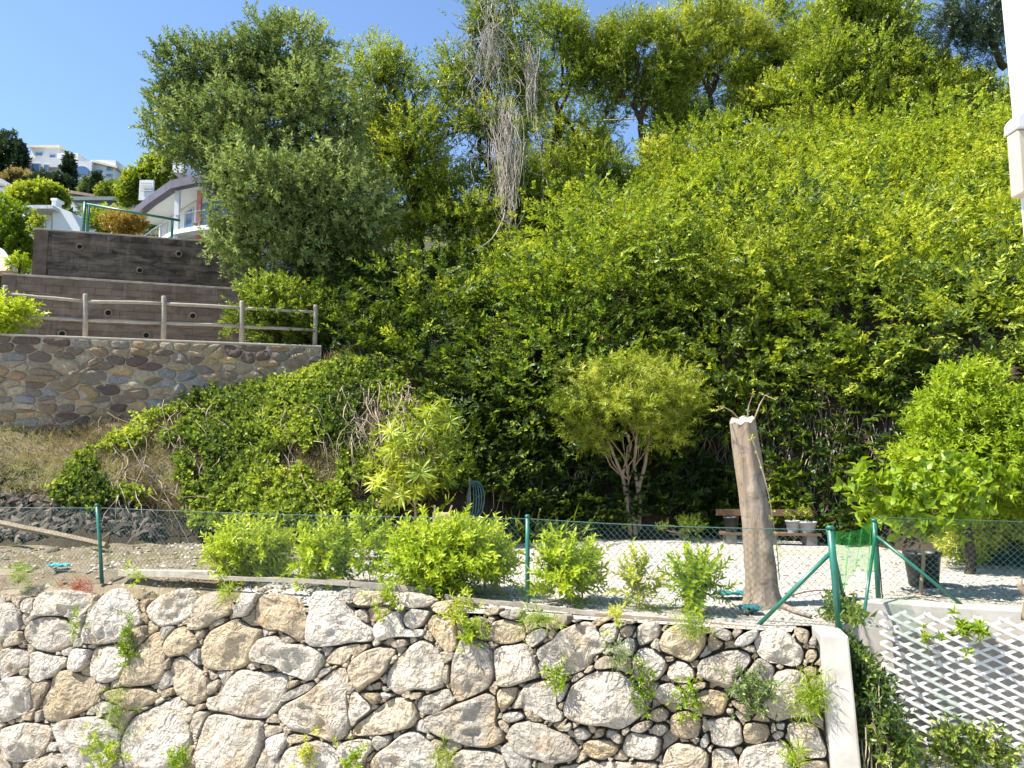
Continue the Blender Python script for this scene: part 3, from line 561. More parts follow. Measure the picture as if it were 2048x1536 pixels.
for a, b in (((0, 0), (0, -H)), ((W, 0), (W, -H))):
    MB().beam(O + ldir * a[0] + [0, 0, top + a[1]] - ln * .03, O + ldir * b[0] + [0, 0, top + b[1]] - ln * .03, .04, .035).build('batten', M_SLAT, tr)

# ------------------------------------------------------------------ walls on the left: rubble masonry, then two tiers of dark block walls
def clip(poly, p, n):
    out = []
    for i in range(len(poly)):
        a, b = poly[i], poly[(i + 1) % len(poly)]; da, db = np.dot(a - p, n), np.dot(b - p, n)
        if da <= 0: out.append(a)
        if (da < 0) != (db < 0): out.append(a + (b - a) * (da / (da - db)))
    return out
RA = at(-60, 666, 17.25); RB = at(643, 690, 19.2); RA[2] = RB[2] = (RA[2] + RB[2]) / 2; RA = RA + (RA - RB) * .5; rd = unit(RB - RA); rn = np.array([rd[1], -rd[0], 0]); RL = np.linalg.norm(RB - RA); RH = 2.35
rw = thing('rubble_wall', (RA + RB) / 2 * [1, 1, 0] + [0, 0, RA[2] - RH], 'mortared wall of brown and ochre rubble stones under the wooden fence', 'stone wall', kind='thing')
MB().prism([RA - [0, 0, RH], RB - [0, 0, RH], RB - [0, 0, .05], RA - [0, 0, .05]], -rn * 3.4).build('mortar_core', M_MORTAR, rw)
MB().prism([RA + rn * .03 - [0, 0, .047], RB + rn * .03 - [0, 0, .047], RB + rn * .03, RA + rn * .03], -rn * 3.43).build('coping', plain('coping_mortar', (.47, .41, .33), .9, .2, 3, .2, .5), rw, bevel=.012)
def rpt(u, v, w): return RA + rd * u + np.array([0, 0, v]) + rn * w
rr_ = np.random.default_rng(4); seeds = []
for j, v in enumerate(np.arange(-.155, -RH + .1, -.172)):
    u = rr_.uniform(0, .3)
    while u < RL - .08:
        st = rr_.uniform(.22, .58); seeds.append((u + st / 2, v + rr_.uniform(-.07, .07))); u += st
seeds = np.array(seeds); seeds = seeds[rr_.random(len(seeds)) > .22]; extra = []; seeds = np.vstack([seeds, np.stack([rr_.uniform(.1, RL - .1, 26), rr_.uniform(-RH + .2, -.12, 26)], 1)]); RUBC = [(.24, .185, .13), (.31, .245, .165), (.38, .30, .19), (.17, .13, .10), (.25, .215, .175), (.46, .32, .16), (.40, .33, .23), (.13, .09, .075), (.27, .27, .27), (.34, .235, .135), (.46, .38, .26)]
sx = np.array([1, 1.9]); S2 = seeds * sx; nst = 0
for i, s in enumerate(S2):
    poly = [np.array(q) for q in ((0.02, -RH * sx[1]), (RL - .02, -RH * sx[1]), (RL - .02, -.06 * sx[1]), (.02, -.06 * sx[1]))]
    for j in np.argsort(np.linalg.norm(S2 - s, axis=1))[1:14]:
        poly = clip(poly, (s + S2[j]) / 2, S2[j] - s)
        if len(poly) < 3: break
    if len(poly) < 3: continue
    p = np.array(poly) / sx; b3 = rpt(*s / sx, 0)
    if b3[2] < ground_z(np.array([b3[0]]), np.array([b3[1]]))[0] - .35 or nst > 420: continue
    nst += 1
    me = stone_mesh(p, lambda u, v, w: rpt(u, v, w + .026), 500 + i, na=16, rings=(1.0, .98, .92, .75, .4), joint=.005, bulge=.40, rough=2.2, back=.05, ck=1)
    if nst > 298 and b3[0] < -12.2: extra.append(me); continue
    put('stone', me, M_RUB, rw, np.array(random.choice(RUBC)) * random.uniform(.85, 1.25))

if extra: put('small_stones', joined(extra), M_RUB, rw, (.27, .21, .15))['kind'] = 'stuff'
def dark_block():
    t = NT('stained_concrete_block'); oi = t.n('ShaderNodeObjectInfo'); v = t.pos((1, 1, 2.5)); a = t.noise(v, 1.2, 7, .65, .8); b = t.noise(t.pos((2.5, 2.5, .35)), 2.5, 6, .6); f = t.noise(t.pos(), 24, 5)
    c = t.mix(t.ramp(a, [(.40, (0,) * 3), (.62, (.85,) * 3)]), oi.outputs['Color'], (.20, .165, .125))
    c = t.mix(t.ramp(b, [(.56, (0,) * 3), (.72, (.55,) * 3)]), c, (.26, .23, .19)); c = t.mix(t.math('MULTIPLY', f, .4), c, (.035, .03, .027)); t.base(c, .93, .15); t.bump(f, .5, .02); return t.m
M_DARK = dark_block(); M_DJOINT = gap_mat('block_joint', (.075, .062, .052)); M_CAP = plain('wall_cap_concrete', (.28, .25, .205), .9, .3, 4, .2, .4)
def block_wall(name, label, a, b, zt, zb, weeps, endpier, seed, dark):
    d = unit((b - a) * [1, 1, 0]); n = np.array([d[1], -d[0], 0]); Ln = np.linalg.norm((b - a)[:2]); A = a * [1, 1, 0]; r = random.Random(seed)
    w = thing(name, A + d * Ln / 2 + [0, 0, zb], label, 'retaining wall', kind='thing')
    MB().prism([A + [0, 0, zb], A + d * Ln + [0, 0, zb], A + d * Ln + [0, 0, zt - .06], A + [0, 0, zt - .06]], -n * 2.6).build('core', M_DJOINT, w)
    MB().prism([A + n * .03 + [0, 0, zt - .058], A + d * Ln + n * .03 + [0, 0, zt - .058], A + d * Ln + n * .03 + [0, 0, zt], A + n * .03 + [0, 0, zt]], -n * 2.6).build('cap', M_CAP, w, bevel=.01)
    hh = .205; rows = int((zt - .06 - zb) / hh); base = MB().box((0, 0, 0), (1, 1, 1)); me = None
    M = np.stack([d, -n, [0, 0, 1]], 1)
    for k in range(rows):
        u = endpier - r.uniform(0, .4)
        z = zt - .06 - hh * (k + .5)
        while u < Ln:
            bl = r.choice([.41, .41, .45, .8]); u0, u1 = max(u, endpier), min(u + bl, Ln); u += bl
            if u1 - u0 < .1: continue
            if me is None:
                o = base.build('block', M_DARK, w); me = o.data
            else: o = put('block', me, M_DARK, w)
            dep = .02 + r.uniform(0, .007); cen = A + d * (u0 + u1) / 2 + n * (dep / 2 - .004) + np.array([0, 0, z])
            T4 = np.eye(4); T4[:3, :3] = M @ np.diag([u1 - u0 - .007, dep, hh - .008]); T4[:3, 3] = cen - np.array(w.location)
            o.matrix_parent_inverse = Matrix.Identity(4); o.matrix_basis = Matrix(T4.tolist())
            c = np.array(r.choice(dark)) * r.uniform(.88, 1.1); o.color = (*c, 1)
    if endpier: MB().prism([A + n * .035 + [0, 0, zb], A + d * endpier + n * .035 + [0, 0, zb], A + d * endpier + n * .035 + [0, 0, zt - .06], A + n * .035 + [0, 0, zt - .06]], -n * .035).build('end_pier', plain('brown_pier', (.11, .085, .065), .9, .35, 4, .2, .4), w)
    for px, py in weeps:
        p = onplane(px, py, A + n * .02, n); g = MB(); q = np.linspace(0, 6.283, 12, endpoint=False)
        ring = lambda rad, off: [p + d * rad * math.cos(t) + np.array([0, 0, 1]) * rad * math.sin(t) + n * off for t in q]
        V = np.array(ring(.115, .0) + ring(.115, .05) + ring(.075, .055) + ring(.07, -.0)); F = []
        for i in range(3): F += [(i * 12 + j, i * 12 + (j + 1) % 12, (i + 1) * 12 + (j + 1) % 12, (i + 1) * 12 + j) for j in range(12)]
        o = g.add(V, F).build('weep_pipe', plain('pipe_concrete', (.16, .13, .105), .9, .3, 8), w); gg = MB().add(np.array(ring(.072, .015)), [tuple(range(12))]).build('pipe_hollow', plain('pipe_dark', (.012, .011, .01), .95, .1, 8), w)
    return w
def level_pair(p1, D1, p2):
    a = at(*p1, D1); d = ray(*p2); b = EYE + d * ((a[2] - EYE[2]) / d[2]); return a, b
a, b = level_pair((5, 546), 20.6, (505, 578)); LOWZ = a[2]
block_wall('block_wall', 'lower dark stained block wall directly behind the wooden fence', a, b, a[2], RA[2] - .4, [(34, 622), (125, 668), (217, 626), (293, 671), (386, 632)], .34, 5, [(.115, .085, .062), (.135, .10, .074), (.105, .08, .06), (.13, .095, .068)])
a, b = level_pair((70, 456), 24.0, (520, 489)); UPZ = a[2]; UPA, UPB = a, b
block_wall('block_wall', 'upper blackened block wall with brown end pier below the villas', a, b, a[2], LOWZ - .4, [(160, 494), (358, 508), (280, 541)], .40, 6, [(.045, .038, .034), (.065, .053, .046), (.035, .031, .03), (.09, .072, .058)])
# ------------------------------------------------------------------ wooden post and rail fence on the rubble wall
wf = thing('wooden_fence', (RA + RB) / 2, 'weathered post and rail fence on top of the rubble wall', 'fence')
base0 = RA - rn * .22
def on_fence(px): return onplane(px, 680, base0, rn) * [1, 1, 0] + [0, 0, RA[2]]
posts = []
for px, top in ((10, 571), (170, 588), (327, 592), (483, 602), (630, 610)):
    b_ = on_fence(px); t_ = onplane(px + 1, top, base0, rn); posts.append((b_, t_))
    h = t_ - b_; m = MB(); m.tube([b_ - [0, 0, .05], b_ + h * .5 + [.006, 0, 0], b_ + h * .97, b_ + h], [.062, .058, .056, .048], 10); m.build('post', M_WOOD, wf, True)
ends = [onplane(-60, 582, base0, rn)] + [None] * 0
for f0, f1 in ((.83, .83), (.40, .40)):
    pts = [p[0] + (p[1] - p[0]) * f0 for p in posts]; pts = [pts[0] + (pts[0] - pts[1]) * k_ for k_ in (2, 1)] + pts
    for a_, b_ in zip(pts[:-1], pts[1:]):
        P = bend(a_ + rd * .02, b_ - rd * .02, 6, .012); MB().tube(P + rn * .0, [.040, .043, .041, .044, .04, .038], 8).build('rail', M_WOOD, wf, True)

# ------------------------------------------------------------------ green railing on the upper wall
gr = thing('green_railing', (UPA + UPB) / 2, 'dark green steel railing on top of the upper dark wall', 'railing')
ud = unit(UPB - UPA); un = np.array([ud[1], -ud[0], 0]); gb = UPA - un * .6
for px, top in ((170, 404), (178, 410), (345, 441)):
    t_ = onplane(px, top, gb, un); b_ = t_ * [1, 1, 0] + [0, 0, UPZ]; MB().tube([b_, t_], .045, 8).build('post', M_GREEN, gr, True)
p0 = onplane(170, 408, gb, un); p1 = onplane(360, 441, gb, un); MB().tube([p0, p1], .045, 8).build('rail', M_GREEN, gr, True)

# ------------------------------------------------------------------ wire fence along the top of the boulder wall
def wire_net(a, b, h, zb=.02, step=.072, r=.0019, sag=.02):
    """two crossing families of slanting wires between posts a and b"""
    m = MB(); d = (b - a) * [1, 1, 0]; Ln = np.linalg.norm(d); d = d / Ln; n = np.array([d[1], -d[0], 0]); hh = h - zb
    for fam in (-1, 1):
        s = -hh
        while s < Ln:
            u0, u1 = (s, s + hh) if fam > 0 else (s + hh, s); pts = []
            ts = [(t, u0 + (u1 - u0) * t) for t in np.linspace(0, 1, 9)]
            ts = [(t, u) for t, u in ts if -.0 <= u <= Ln]
            if len(ts) > 1:
                P = [a * [1, 1, 0] + d * u + np.array([0, 0, a[2] + (b[2] - a[2]) * u / Ln + zb + hh * t - sag * math.sin(math.pi * u / Ln) * t]) + n * (.003 * fam + .012 * math.sin(u * 3.1 + t * 2)) for t, u in ts]
                m.tube(P, r, 3, False)
            s += step
    return m
cf = thing('chain_link_fence', (FA + FC) / 2, 'low green chain link fence along the top of the boulder wall', 'fence')
PH = 1.0; FL = FA - FDIR * 4.0; FL = onz(-420, 1120)
tops = {}
def lean_post(name, base, topp, par, r=.026):
    m = MB(); m.tube([base - [0, 0, .12], base + (topp - base) * .5, topp - [0, 0, .02]], r, 12); m.build(name, M_GREEN, par, True)
    m = MB(); m.tube([topp - [0, 0, .03], topp - [0, 0, .005], topp + [0, 0, .006]], [r * 1.18, r * 1.18, r * .7], 12); m.build('post_cap', M_GREEN, par, True)
TA = at(194, 1008, FA[1]); TB = at(1055, 1030, FB[1]); TC = at(1660, 1052, FC[1])
for p, t in ((FA, TA), (FB, TB)): lean_post('post', p, t, cf)
lean_post('post', FC, TC, cf, .034)
for a_, b_ in ((FL, FA), (FA, FB), (FB, FC)):
    wire_net(a_, b_, .97).build('wire_mesh', M_WIRE, cf)
    for z, rr2, nm in ((.965, .0042, 'top_wire'), (.05, .003, 'bottom_wire')):
        P = np.array([a_ + (b_ - a_) * t + [0, 0, z - .025 * math.sin(math.pi * t)] for t in np.linspace(0, 1, 15)]); P[:, :2] += (vnoise(np.stack([P[:, 0] * 3, P[:, 1] * 3, P[:, 0] * 0], 1), 8) * .006)[:, None]
        MB().tube(P, rr2, 5).build(nm, M_WIRE, cf)
mid = FC + (TC - FC) * .76
b1 = onz(1515, 1252, -.02); MB().tube([mid, b1], .022, 10).build('brace', M_GREEN, cf, True)
b2 = onz(1712, 1238, -.02) + [0, .2, 0]; MB().tube([FC + (TC - FC) * .80, b2], .020, 10).build('brace', M_GREEN, cf, True)
s0 = onz(1672, 1240); MB().tube([s0 - [0, 0, .1], at(1659, 1095, s0[1])], .007, 6).build('tension_bar', plain('dark_rod', (.03, .035, .035), .5), cf)
# second stretch, over the trellis wall
GA = onz(1757, 1197); TGA = at(1748, 1038, GA[1]); GD = unit((LB - LA) * [1, 1, 0]); GB = GA + GD * 4.6
cf2 = thing('chain_link_fence', (GA + GB) / 2, 'green chain link fence stretch standing above the white trellis wall', 'fence')
lean_post('post', GA, TGA, cf2, .030); lean_post('post', GB, GB + [0, 0, 1.0], cf2, .026)
wire_net(GA, GB, .97).build('wire_mesh', M_WIRE, cf2)
for z, rr2, nm in ((.965, .004, 'top_wire'), (.05, .003, 'bottom_wire')): MB().tube([GA + [0, 0, z], (GA + GB) / 2 + [0, 0, z - .02], GB + [0, 0, z]], rr2, 5).build(nm, M_WIRE, cf2)
MB().tube([GA + (TGA - GA) * .8, onz(1926, 1212, .0)], .020, 10).build('brace', M_GREEN, cf2, True)
MB().tube([GA + (TGA - GA) * .78, onz(1729, 1222, .0)], .018, 10).build('brace', M_GREEN, cf2, True)
s0 = GA + [.06, .02, 0]; MB().tube([s0 - [0, 0, .1], s0 + [-.03, 0, .8]], .007, 6).build('tension_bar', plain('dark_rod', (.03, .035, .035), .5), cf2)
# scrap of green shade net hung between the two corner posts
n0 = TC + [.02, .04, -.05]; n1 = TGA + [-.02, 0, -.02]; rs = random.Random(9); nc = 26; nr = 14; V = []; 
for j in range(nr):
    for i in range(nc):
        t = i / (nc - 1); drop = (.52 + .10 * math.sin(t * 9) - .16 * (t < .15) + rs.uniform(-.04, .04)) * (j / (nr - 1))
        p = n0 + (n1 - n0) * t - [0, 0, drop + .06 * math.sin(math.pi * t)]; V.append(p + np.array([.02, -.02, 0]) * math.sin(i * .9 + j * .35))
Lq = [k for j in range(nr - 1) for i in range(nc - 1) for k in (j * nc + i, j * nc + i + 1, (j + 1) * nc + i + 1, (j + 1) * nc + i)]
t = NT('green_shade_net'); t.base((.04, .30, .07), .6, .2); tp = t.n('ShaderNodeBsdfTransparent', {'Color': (.84, .97, .86, 1)}); trl = t.n('ShaderNodeBsdfTranslucent', {'Color': (.08, .5, .1, 1)})
m1 = t.n('ShaderNodeMixShader', {0: .5}); t.t.links.new(t.b.outputs[0], m1.inputs[1]); t.t.links.new(trl.outputs[0], m1.inputs[2])
wv = t.n('ShaderNodeTexWave', {'Vector': t.pos((1, 1, 1)), 'Scale': 26.0, 'Distortion': 1.0}); m2 = t.n('ShaderNodeMixShader', {0: t.ramp(wv.outputs[0], [(.2, (.6,) * 3), (.8, (.85,) * 3)])}); t.t.links.new(m1.outputs[0], m2.inputs[1]); t.t.links.new(tp.outputs[0], m2.inputs[2]); t.t.links.new(m2.outputs[0], t.out.inputs[0])
o = put('shade_net', fast_mesh('shade_net', V, Lq, [4] * (len(Lq) // 4), None, True), t.m); tag(o, 'ragged scrap of translucent green net between the corner fence posts', 'net')

# ------------------------------------------------------------------ boards, blocks and odds and ends along the wall top
def board(name, label, cat, p0, p1, w, h, mat, group=None, twist=0.0):
    p0 = np.asarray(p0, float); p1 = np.asarray(p1, float); d = unit(p1 - p0); s = unit(np.cross(d, [0, 0, 1])); u = np.cross(s, d); ct, st = math.cos(twist), math.sin(twist)
    n = 14; V = []; r = random.Random(len(label))
    for k in range(n):
        t = k / (n - 1); c = p0 + (p1 - p0) * t + u * .008 * math.sin(t * 5 + len(label)) + s * .006 * math.sin(t * 7)
        for a, b in ((-1, -1), (1, -1), (1, 1), (-1, 1)):
            x, y = a * w / 2 + r.uniform(-.003, .003), b * h / 2 + r.uniform(-.003, .003); V.append(c + s * (x * ct - y * st) + u * (x * st + y * ct))
    F = [(i * 4 + j, i * 4 + (j + 1) % 4, i * 4 + 4 + (j + 1) % 4, i * 4 + 4 + j) for i in range(n - 1) for j in range(4)] + [(3, 2, 1, 0), tuple((n - 1) * 4 + j for j in range(4))]
    return tag(MB().add(V, F).build(name, mat, None), label, cat, group)
G = 'boards laid along the top of the boulder wall'
def eb(px, py, dz=0.0): return onplane(px, py, FA + FN * .06, FN) + [0, 0, dz]
board('edging_board', 'weathered edging board below the leftmost leafy shrubs', 'board', eb(370, 1151), eb(700, 1168), .022, .055, M_WOOD, G)
board('edging_board', 'weathered edging board under the widest leafy shrub', 'board', eb(652, 1166) + FN * -.06, eb(860, 1182) + FN * -.06, .022, .07, M_WOOD, G)
board('edging_board', 'long weathered edging board from the middle fence post to the stump', 'board', eb(890, 1192), eb(1215, 1232), .024, .05, M_WOOD, G)
board('edging_board', 'thin edging board lying in front of the tree stump', 'board', eb(1190, 1229), eb(1535, 1256), .03, .03, M_PLANK, G)
board('old_plank', 'long split old plank lying below the rubble bank', 'plank', onz(-60, 1040, .55) if False else at(-40, 1036, 15.0), at(215, 1092, 14.2), .16, .07, M_PLANK, twist=.5)
m = MB(); p0 = eb(232, 1147) - FN * .1; p1 = eb(425, 1151) - FN * .1; 
m.beam(p0, p1, .13, .10); tag(m.build('concrete_kerb', plain('kerb_concrete', (.36, .32, .26), .9, .25, 6, .2, .6), bevel=.008), 'short concrete kerb block between the left fence post and shrubs', 'kerb block')
def rock(name, label, cat, c, size, mat, seed, group=None, tint=.6):
    n = 120; i = np.arange(n) + .5; ph = np.arccos(1 - 2 * i / n); th = math.pi * (1 + 5 ** .5) * i
    import bmesh
    bm = bmesh.new(); bmesh.ops.create_icosphere(bm, subdivisions=3, radius=1.0); V = np.array([v.co[:] for v in bm.verts]); L = [v.index for f in bm.faces for v in f.verts]; bm.free()
    r = np.random.default_rng(seed)
    for _ in range(9):
        nrm = unit(r.normal(size=3)); dd = r.uniform(.45, .85); h = V @ nrm; V = V - np.maximum(h - dd, 0)[:, None] * nrm
    V = V * (1 + .08 * fbm(V * 2.2 + seed, 3)[:, None]); V = V * np.asarray(size) @ rot('z', r.uniform(0, 3)).T + np.asarray(c)
    return tag(put(name, fast_mesh(name, V, L, [3] * (len(L) // 3), np.full(len(L) // 3, tint), False), mat), label, cat, group)
rock('loose_rock', 'flat grey rock on dry ground left of the fence post', 'rock', onz(100, 1108) + [0, 0, .05], (.24, .16, .10), M_ROCKD, 3, None, 1.0)
rock('loose_rock', 'angular grey rock at the end of the old plank', 'rock', onz(213, 1090) + [0, 0, .06], (.17, .15, .14), M_ROCKD, 5, None, .9)
rock('loose_rock', 'small pale rock at the foot of the ivy bank', 'rock', onz(268, 1078) + [0, 0, .07], (.20, .15, .12), M_ROCKD, 8, None, 1.0)

# teal cloth scraps
def rag(label, c, sx, sy, seed, col, mat=None):
    r = np.random.default_rng(seed); n = 12; u, v = np.meshgrid(np.linspace(-.5, .5, n), np.linspace(-.5, .5, n)); edgew = 1 + .25 * vnoise(np.stack([u * 5, v * 5, u * 0 + seed], -1), 4)
    X = u * sx * edgew; Y = v * sy * edgew; Z = .03 + .05 * np.abs(vnoise(np.stack([u * 6, v * 6, u * 0 + seed], -1), 6)) + .02 * np.abs(np.sin(u * 14 + seed))
    V, Lq, Tq = grid_mesh(X, Y, Z); o = put('cloth_scrap', fast_mesh('cloth_scrap', V + np.asarray(c), Lq, Tq, None, True), plain('teal_cloth_%d' % seed, col, .7, .25, 8)); o.modifiers.new('thick', 'SOLIDIFY').thickness = .006
    return tag(o, label, 'cloth')
rag('crumpled teal cloth scrap beside the stump roots', onz(1470, 1196), .42, .25, 3, (.02, .17, .17)); rag('dark teal cloth scrap in front of the stump', onz(1500, 1226), .22, .18, 4, (.015, .11, .12))
rag('small turquoise scrap on the dry ground near the left post', onz(118, 1138), .28, .14, 6, (.05, .33, .36))

# ------------------------------------------------------------------ the cut tree stump
st = thing('cut_tree_stump', onz(1528, 1212), 'tall leaning cut-off tree trunk behind the wire fence', 'stump')
B = onz(1528, 1212); D0 = B[1]; Tm = at(1487, 840, D0 + .05); ax = Tm - B; na_ = 30; V = []; nr_ = 40
for k in range(nr_):
    t = k / (nr_ - 1); c = B + ax * t - [0, 0, .08 * (1 - t)] + np.array([.02 * math.sin(t * 4), .01, 0]); rad = .158 + .045 * math.exp(-t * 5) + .10 * math.exp(-t * 26) - .012 * t
    for j in range(na_):
        a_ = 6.2832 * j / na_; flare = 1 + (.55 * max(0, math.cos(3 * a_ + .6)) * math.exp(-t * 22)); nz = .010 * math.sin(5 * a_ + t * 3) + .008 * math.sin(9 * a_ - t * 11) + .03 * math.exp(-((t - .62) / .03) ** 2 - ((a_ - 4.4) / .35) ** 2) + .03 * math.exp(-((t - .33) / .035) ** 2 - ((a_ - 5.1) / .4) ** 2) + .016 * float(vnoise(np.array([[math.cos(a_) * 2.5, math.sin(a_) * 2.5, t * 9]]), 3)[0])
        V.append(c + np.array([math.cos(a_), math.sin(a_), 0]) * (rad * flare + nz) + ([0, 0, .05 * math.cos(a_ - 1) + .02 * math.sin(7 * a_)] if k == nr_ - 1 else [0, 0, 0]))
F = [(k * na_ + j, k * na_ + (j + 1) % na_, (k + 1) * na_ + (j + 1) % na_, (k + 1) * na_ + j) for k in range(nr_ - 1) for j in range(na_)]
t = NT('stump_bark'); v = t.pos((1, 1, .16)); a_ = t.noise(v, 16, 8, .7, .8); b_ = t.noise(t.pos(), 1.6, 4); c_ = t.noise(t.pos((1, 1, 1.3)), 5.0, 6, .7, .5)
col = t.mix(t.ramp(b_, [(.4, (0,) * 3), (.65, (.8,) * 3)]), t.ramp(a_, [(.3, (.17, .14, .11)), (.7, (.36, .31, .255))]), (.30, .205, .125)); col = t.mix(t.ramp(c_, [(.54, (0,) * 3), (.68, (.75,) * 3)]), col, (.10, .078, .058)); t.base(col, .9, .15); t.bump(t.math('ADD', a_, t.math('MULTIPLY', c_, .6)), .9, .03)
MB().add(V, F).build('trunk', t.m, st, True)
MB().add(V[-na_:], [tuple(range(na_))]).build('cut_face', plain('cut_wood', (.40, .33, .25), .9, .3, 14), st)
for (pts, r0) in (([(1545, 1205), (1590, 1222), (1622, 1232)], .045), ([(1515, 1208), (1500, 1218), (1490, 1224)], .05)):
    P = [onz(x, y, .03) for x, y in pts]; MB().tube(P, np.linspace(r0, r0 * .4, len(P)), 8).build('root', t.m, st, True)
CS = bend(B + [.17, -.05, .3], Tm + [.05, -.17, -.25], 12, .06); MB().tube(CS, .006, 5).build('creeper_stem', M_TWIG, st)
for x0, y0, x1, y1, x2, y2 in ((1510, 835, 1530, 790, 1552, 800), (1495, 835, 1498, 810, 1505, 790), (1478, 838, 1450, 815, 1432, 822)):
    MB().tube([at(x0, y0, D0 + .05), at((x0 + x1) / 2, (y0 + y1) / 2 - 4, D0), at(x1, y1, D0), at(x2, y2, D0 - .1)], [.009, .008, .006, .004], 5).build('sprout', M_TWIG, st)

# ------------------------------------------------------------------ garden things at the back of the terrace
shelf = thing('plank_bench', onz(1540, 1068), 'low brown plank bench with flower pots behind the stump', 'bench')
c0 = onz(1440, 1088); c1 = onz(1640, 1091); zt2 = at(1440, 1024, c0[1])[2]
MB().beam(c0 + [0, .25, zt2 - .02], c1 + [0, .25, zt2 - .02], .05, .13).build('back_board', M_BROWN, shelf)
MB().beam(c0 + [0, 0, .22], c1 + [0, 0, .22], .34, .05).build('seat_board', M_BROWN, shelf)
for q in (c0 * .9 + c1 * .1, c0 * .5 + c1 * .5, c0 * .1 + c1 * .9): MB().box(q + [0, 0, .10], (.2, .28, .2)).build('support_block', plain('grey_block', (.2, .18, .16)), shelf)
def pot(name, label, c, r0, r1, h, mat, soil=True, group=None):
    o = thing(name, c, label, 'plant pot', group); q = np.linspace(0, 6.283, 26, endpoint=False); ringz = [(r0, 0), (r1, h * .9), (r1 * 1.06, h * .9), (r1 * 1.06, h), (r1 * .96, h), (r1 * .93, h * .85)]
    V = [np.asarray(c) + [rad * math.cos(a) * (1 + .02 * math.sin(3 * a)), rad * math.sin(a), z] for rad, z in ringz for a in q]; F = [(i * 26 + j, i * 26 + (j + 1) % 26, (i + 1) * 26 + (j + 1) % 26, (i + 1) * 26 + j) for i in range(5) for j in range(26)]
    MB().add(V, F).build('pot_body', mat, o, True)
    MB().add(V[-26:], [tuple(range(26))]).build('potting_soil', M_SOIL, o); return o
M_BLACK = plain('black_plastic', (.018, .02, .022), .45, .3, 10, .4, .05); M_GREYP = plain('grey_white_plastic', (.30, .31, .33), .5, .1, 5)
bz = np.array([0, 0, .247]); pot('flower_pot', 'small black pot on the plank bench left of the stump', c0 * .88 + c1 * .12 + bz, .12, .15, .3, M_BLACK)
pot('flower_pot', 'white pot on the bench just right of the stump', c0 * .26 + c1 * .74 + bz, .10, .14, .24, M_GREYP); pot('flower_pot', 'pale grey round pot at the right end of the bench', c0 * .12 + c1 * .88 + bz, .13, .19, .22, M_GREYP)
tb = onz(1860, 1174); pot('plant_tub', 'large square-shouldered black plastic tub on the gravel', tb + [0, .15, 0], .18, .225, .44, M_BLACK)
# hose hung in loops
hs = thing('garden_hose', onz(948, 1060), 'pale teal garden hose hung in loops on a stake in the bank', 'hose'); hb = at(945, 1045, 15.3); 
M_HOSE = plain('teal_hose', (.05, .12, .12), .45, .2, 5); mm = MB()
for k in range(5):
    w_ = .05 + .03 * k; top_ = at(940 + 2 * k, 962, 15.3); bot = at(946 + 3 * k, 1030 + 3 * (k % 3), 15.25); q = np.linspace(0, 6.283, 26)
    mm.tube([(top_ + bot) / 2 + np.array([w_ * math.sin(a) * (1.1 if a > 3 else .9), .03 * math.sin(a * 2 + k), (top_ - bot)[2] / 2 * math.cos(a)]) for a in q], .012, 6, False)
mm.build('hose_loops', M_HOSE, hs, True); MB().tube([at(941, 1060, 15.35), at(939, 955, 15.32)], .02, 6).build('stake', M_TWIG, hs)
# pallet-like wooden crate with two prongs, and a low garden seat
cr = thing('wooden_crate', onz(885, 1085), 'pale wooden crate with two upright prongs behind the widest shrub', 'crate'); cc = at(884, 1028, 13.4); M_PALE = wood('pale_board', (.50, .38, .26))
MB().box(cc + [0, 0, -.06], (.30, .22, .16)).build('crate_side', M_PALE, cr, bevel=.006); MB().box(cc + [0, -.02, -.30], (.30, .2, .3)).build('crate_base', M_BROWN, cr)
for s in (-1, 1): MB().beam(cc + [s * .12, 0, .02], cc + [s * .15 + .02, 0, .15], .03, .03).build('prong', M_PALE, cr)
gs = thing('garden_bench', onz(738, 1130), 'low brown garden bench between the leafy shrubs', 'bench'); sc = onz(738, 1135); zz = at(738, 1094, sc[1])[2]
MB().beam(sc + [-.28, 0, zz], sc + [.30, 0, zz], .26, .045).build('seat_board', M_BROWN, gs, bevel=.006)
for s in (-.24, .25):
    MB().beam(sc + [s, -.06, 0], sc + [s, -.06, zz - .024], .035, .035).build('leg', M_BROWN, gs)
MB().beam(sc + [-.24, -.06, zz * .45], sc + [.25, -.06, zz * .45], .03, .05).build('stretcher', M_BROWN, gs)
# cable down the bank, dark sheet lying by the right-hand hedge, bent branch on the gravel
o = MB().tube(bend(at(266, 935, 17.0), onz(205, 1085), 14, .05, -.05), .011, 6).build('cable', M_WIRE, None, True); tag(o, 'thin green cable hanging down the rubble bank to the fence post', 'cable')
p = onz(1945, 1128); pts = [onz(1935, 1128), onz(2120, 1138)]; m = MB()
m.prism([pts[0], pts[1], pts[1] + [0, .02, .36], pts[0] + [0, .02, .40]], [0, .35, 0]); tag(m.build('green_tarpaulin', plain('dark_green_sheet', (.012, .045, .035), .55, .3, 4), bevel=.02), 'dark green tarpaulin roll along the hedge at far right', 'tarpaulin')
o = MB().tube(bend(onz(1575, 1193, .02), onz(1690, 1178, .02), 9, .05), [.010, .011, .010, .009, .009, .008, .007, .006, .005], 6).build('fallen_branch', M_PLANK, None, True); tag(o, 'thin brown fallen branch on the gravel beside the stump', 'branch')
o = MB().tube(bend(onz(2062, 1240, .0), at(2043, 1160, 8.1), 8, .12), [.09, .075, .065, .06, .055, .05, .03, .01], 8).build('bark_piece', M_PLANK, None, True); tag(o, 'broken grey bark piece standing at the right edge of the gravel', 'bark')

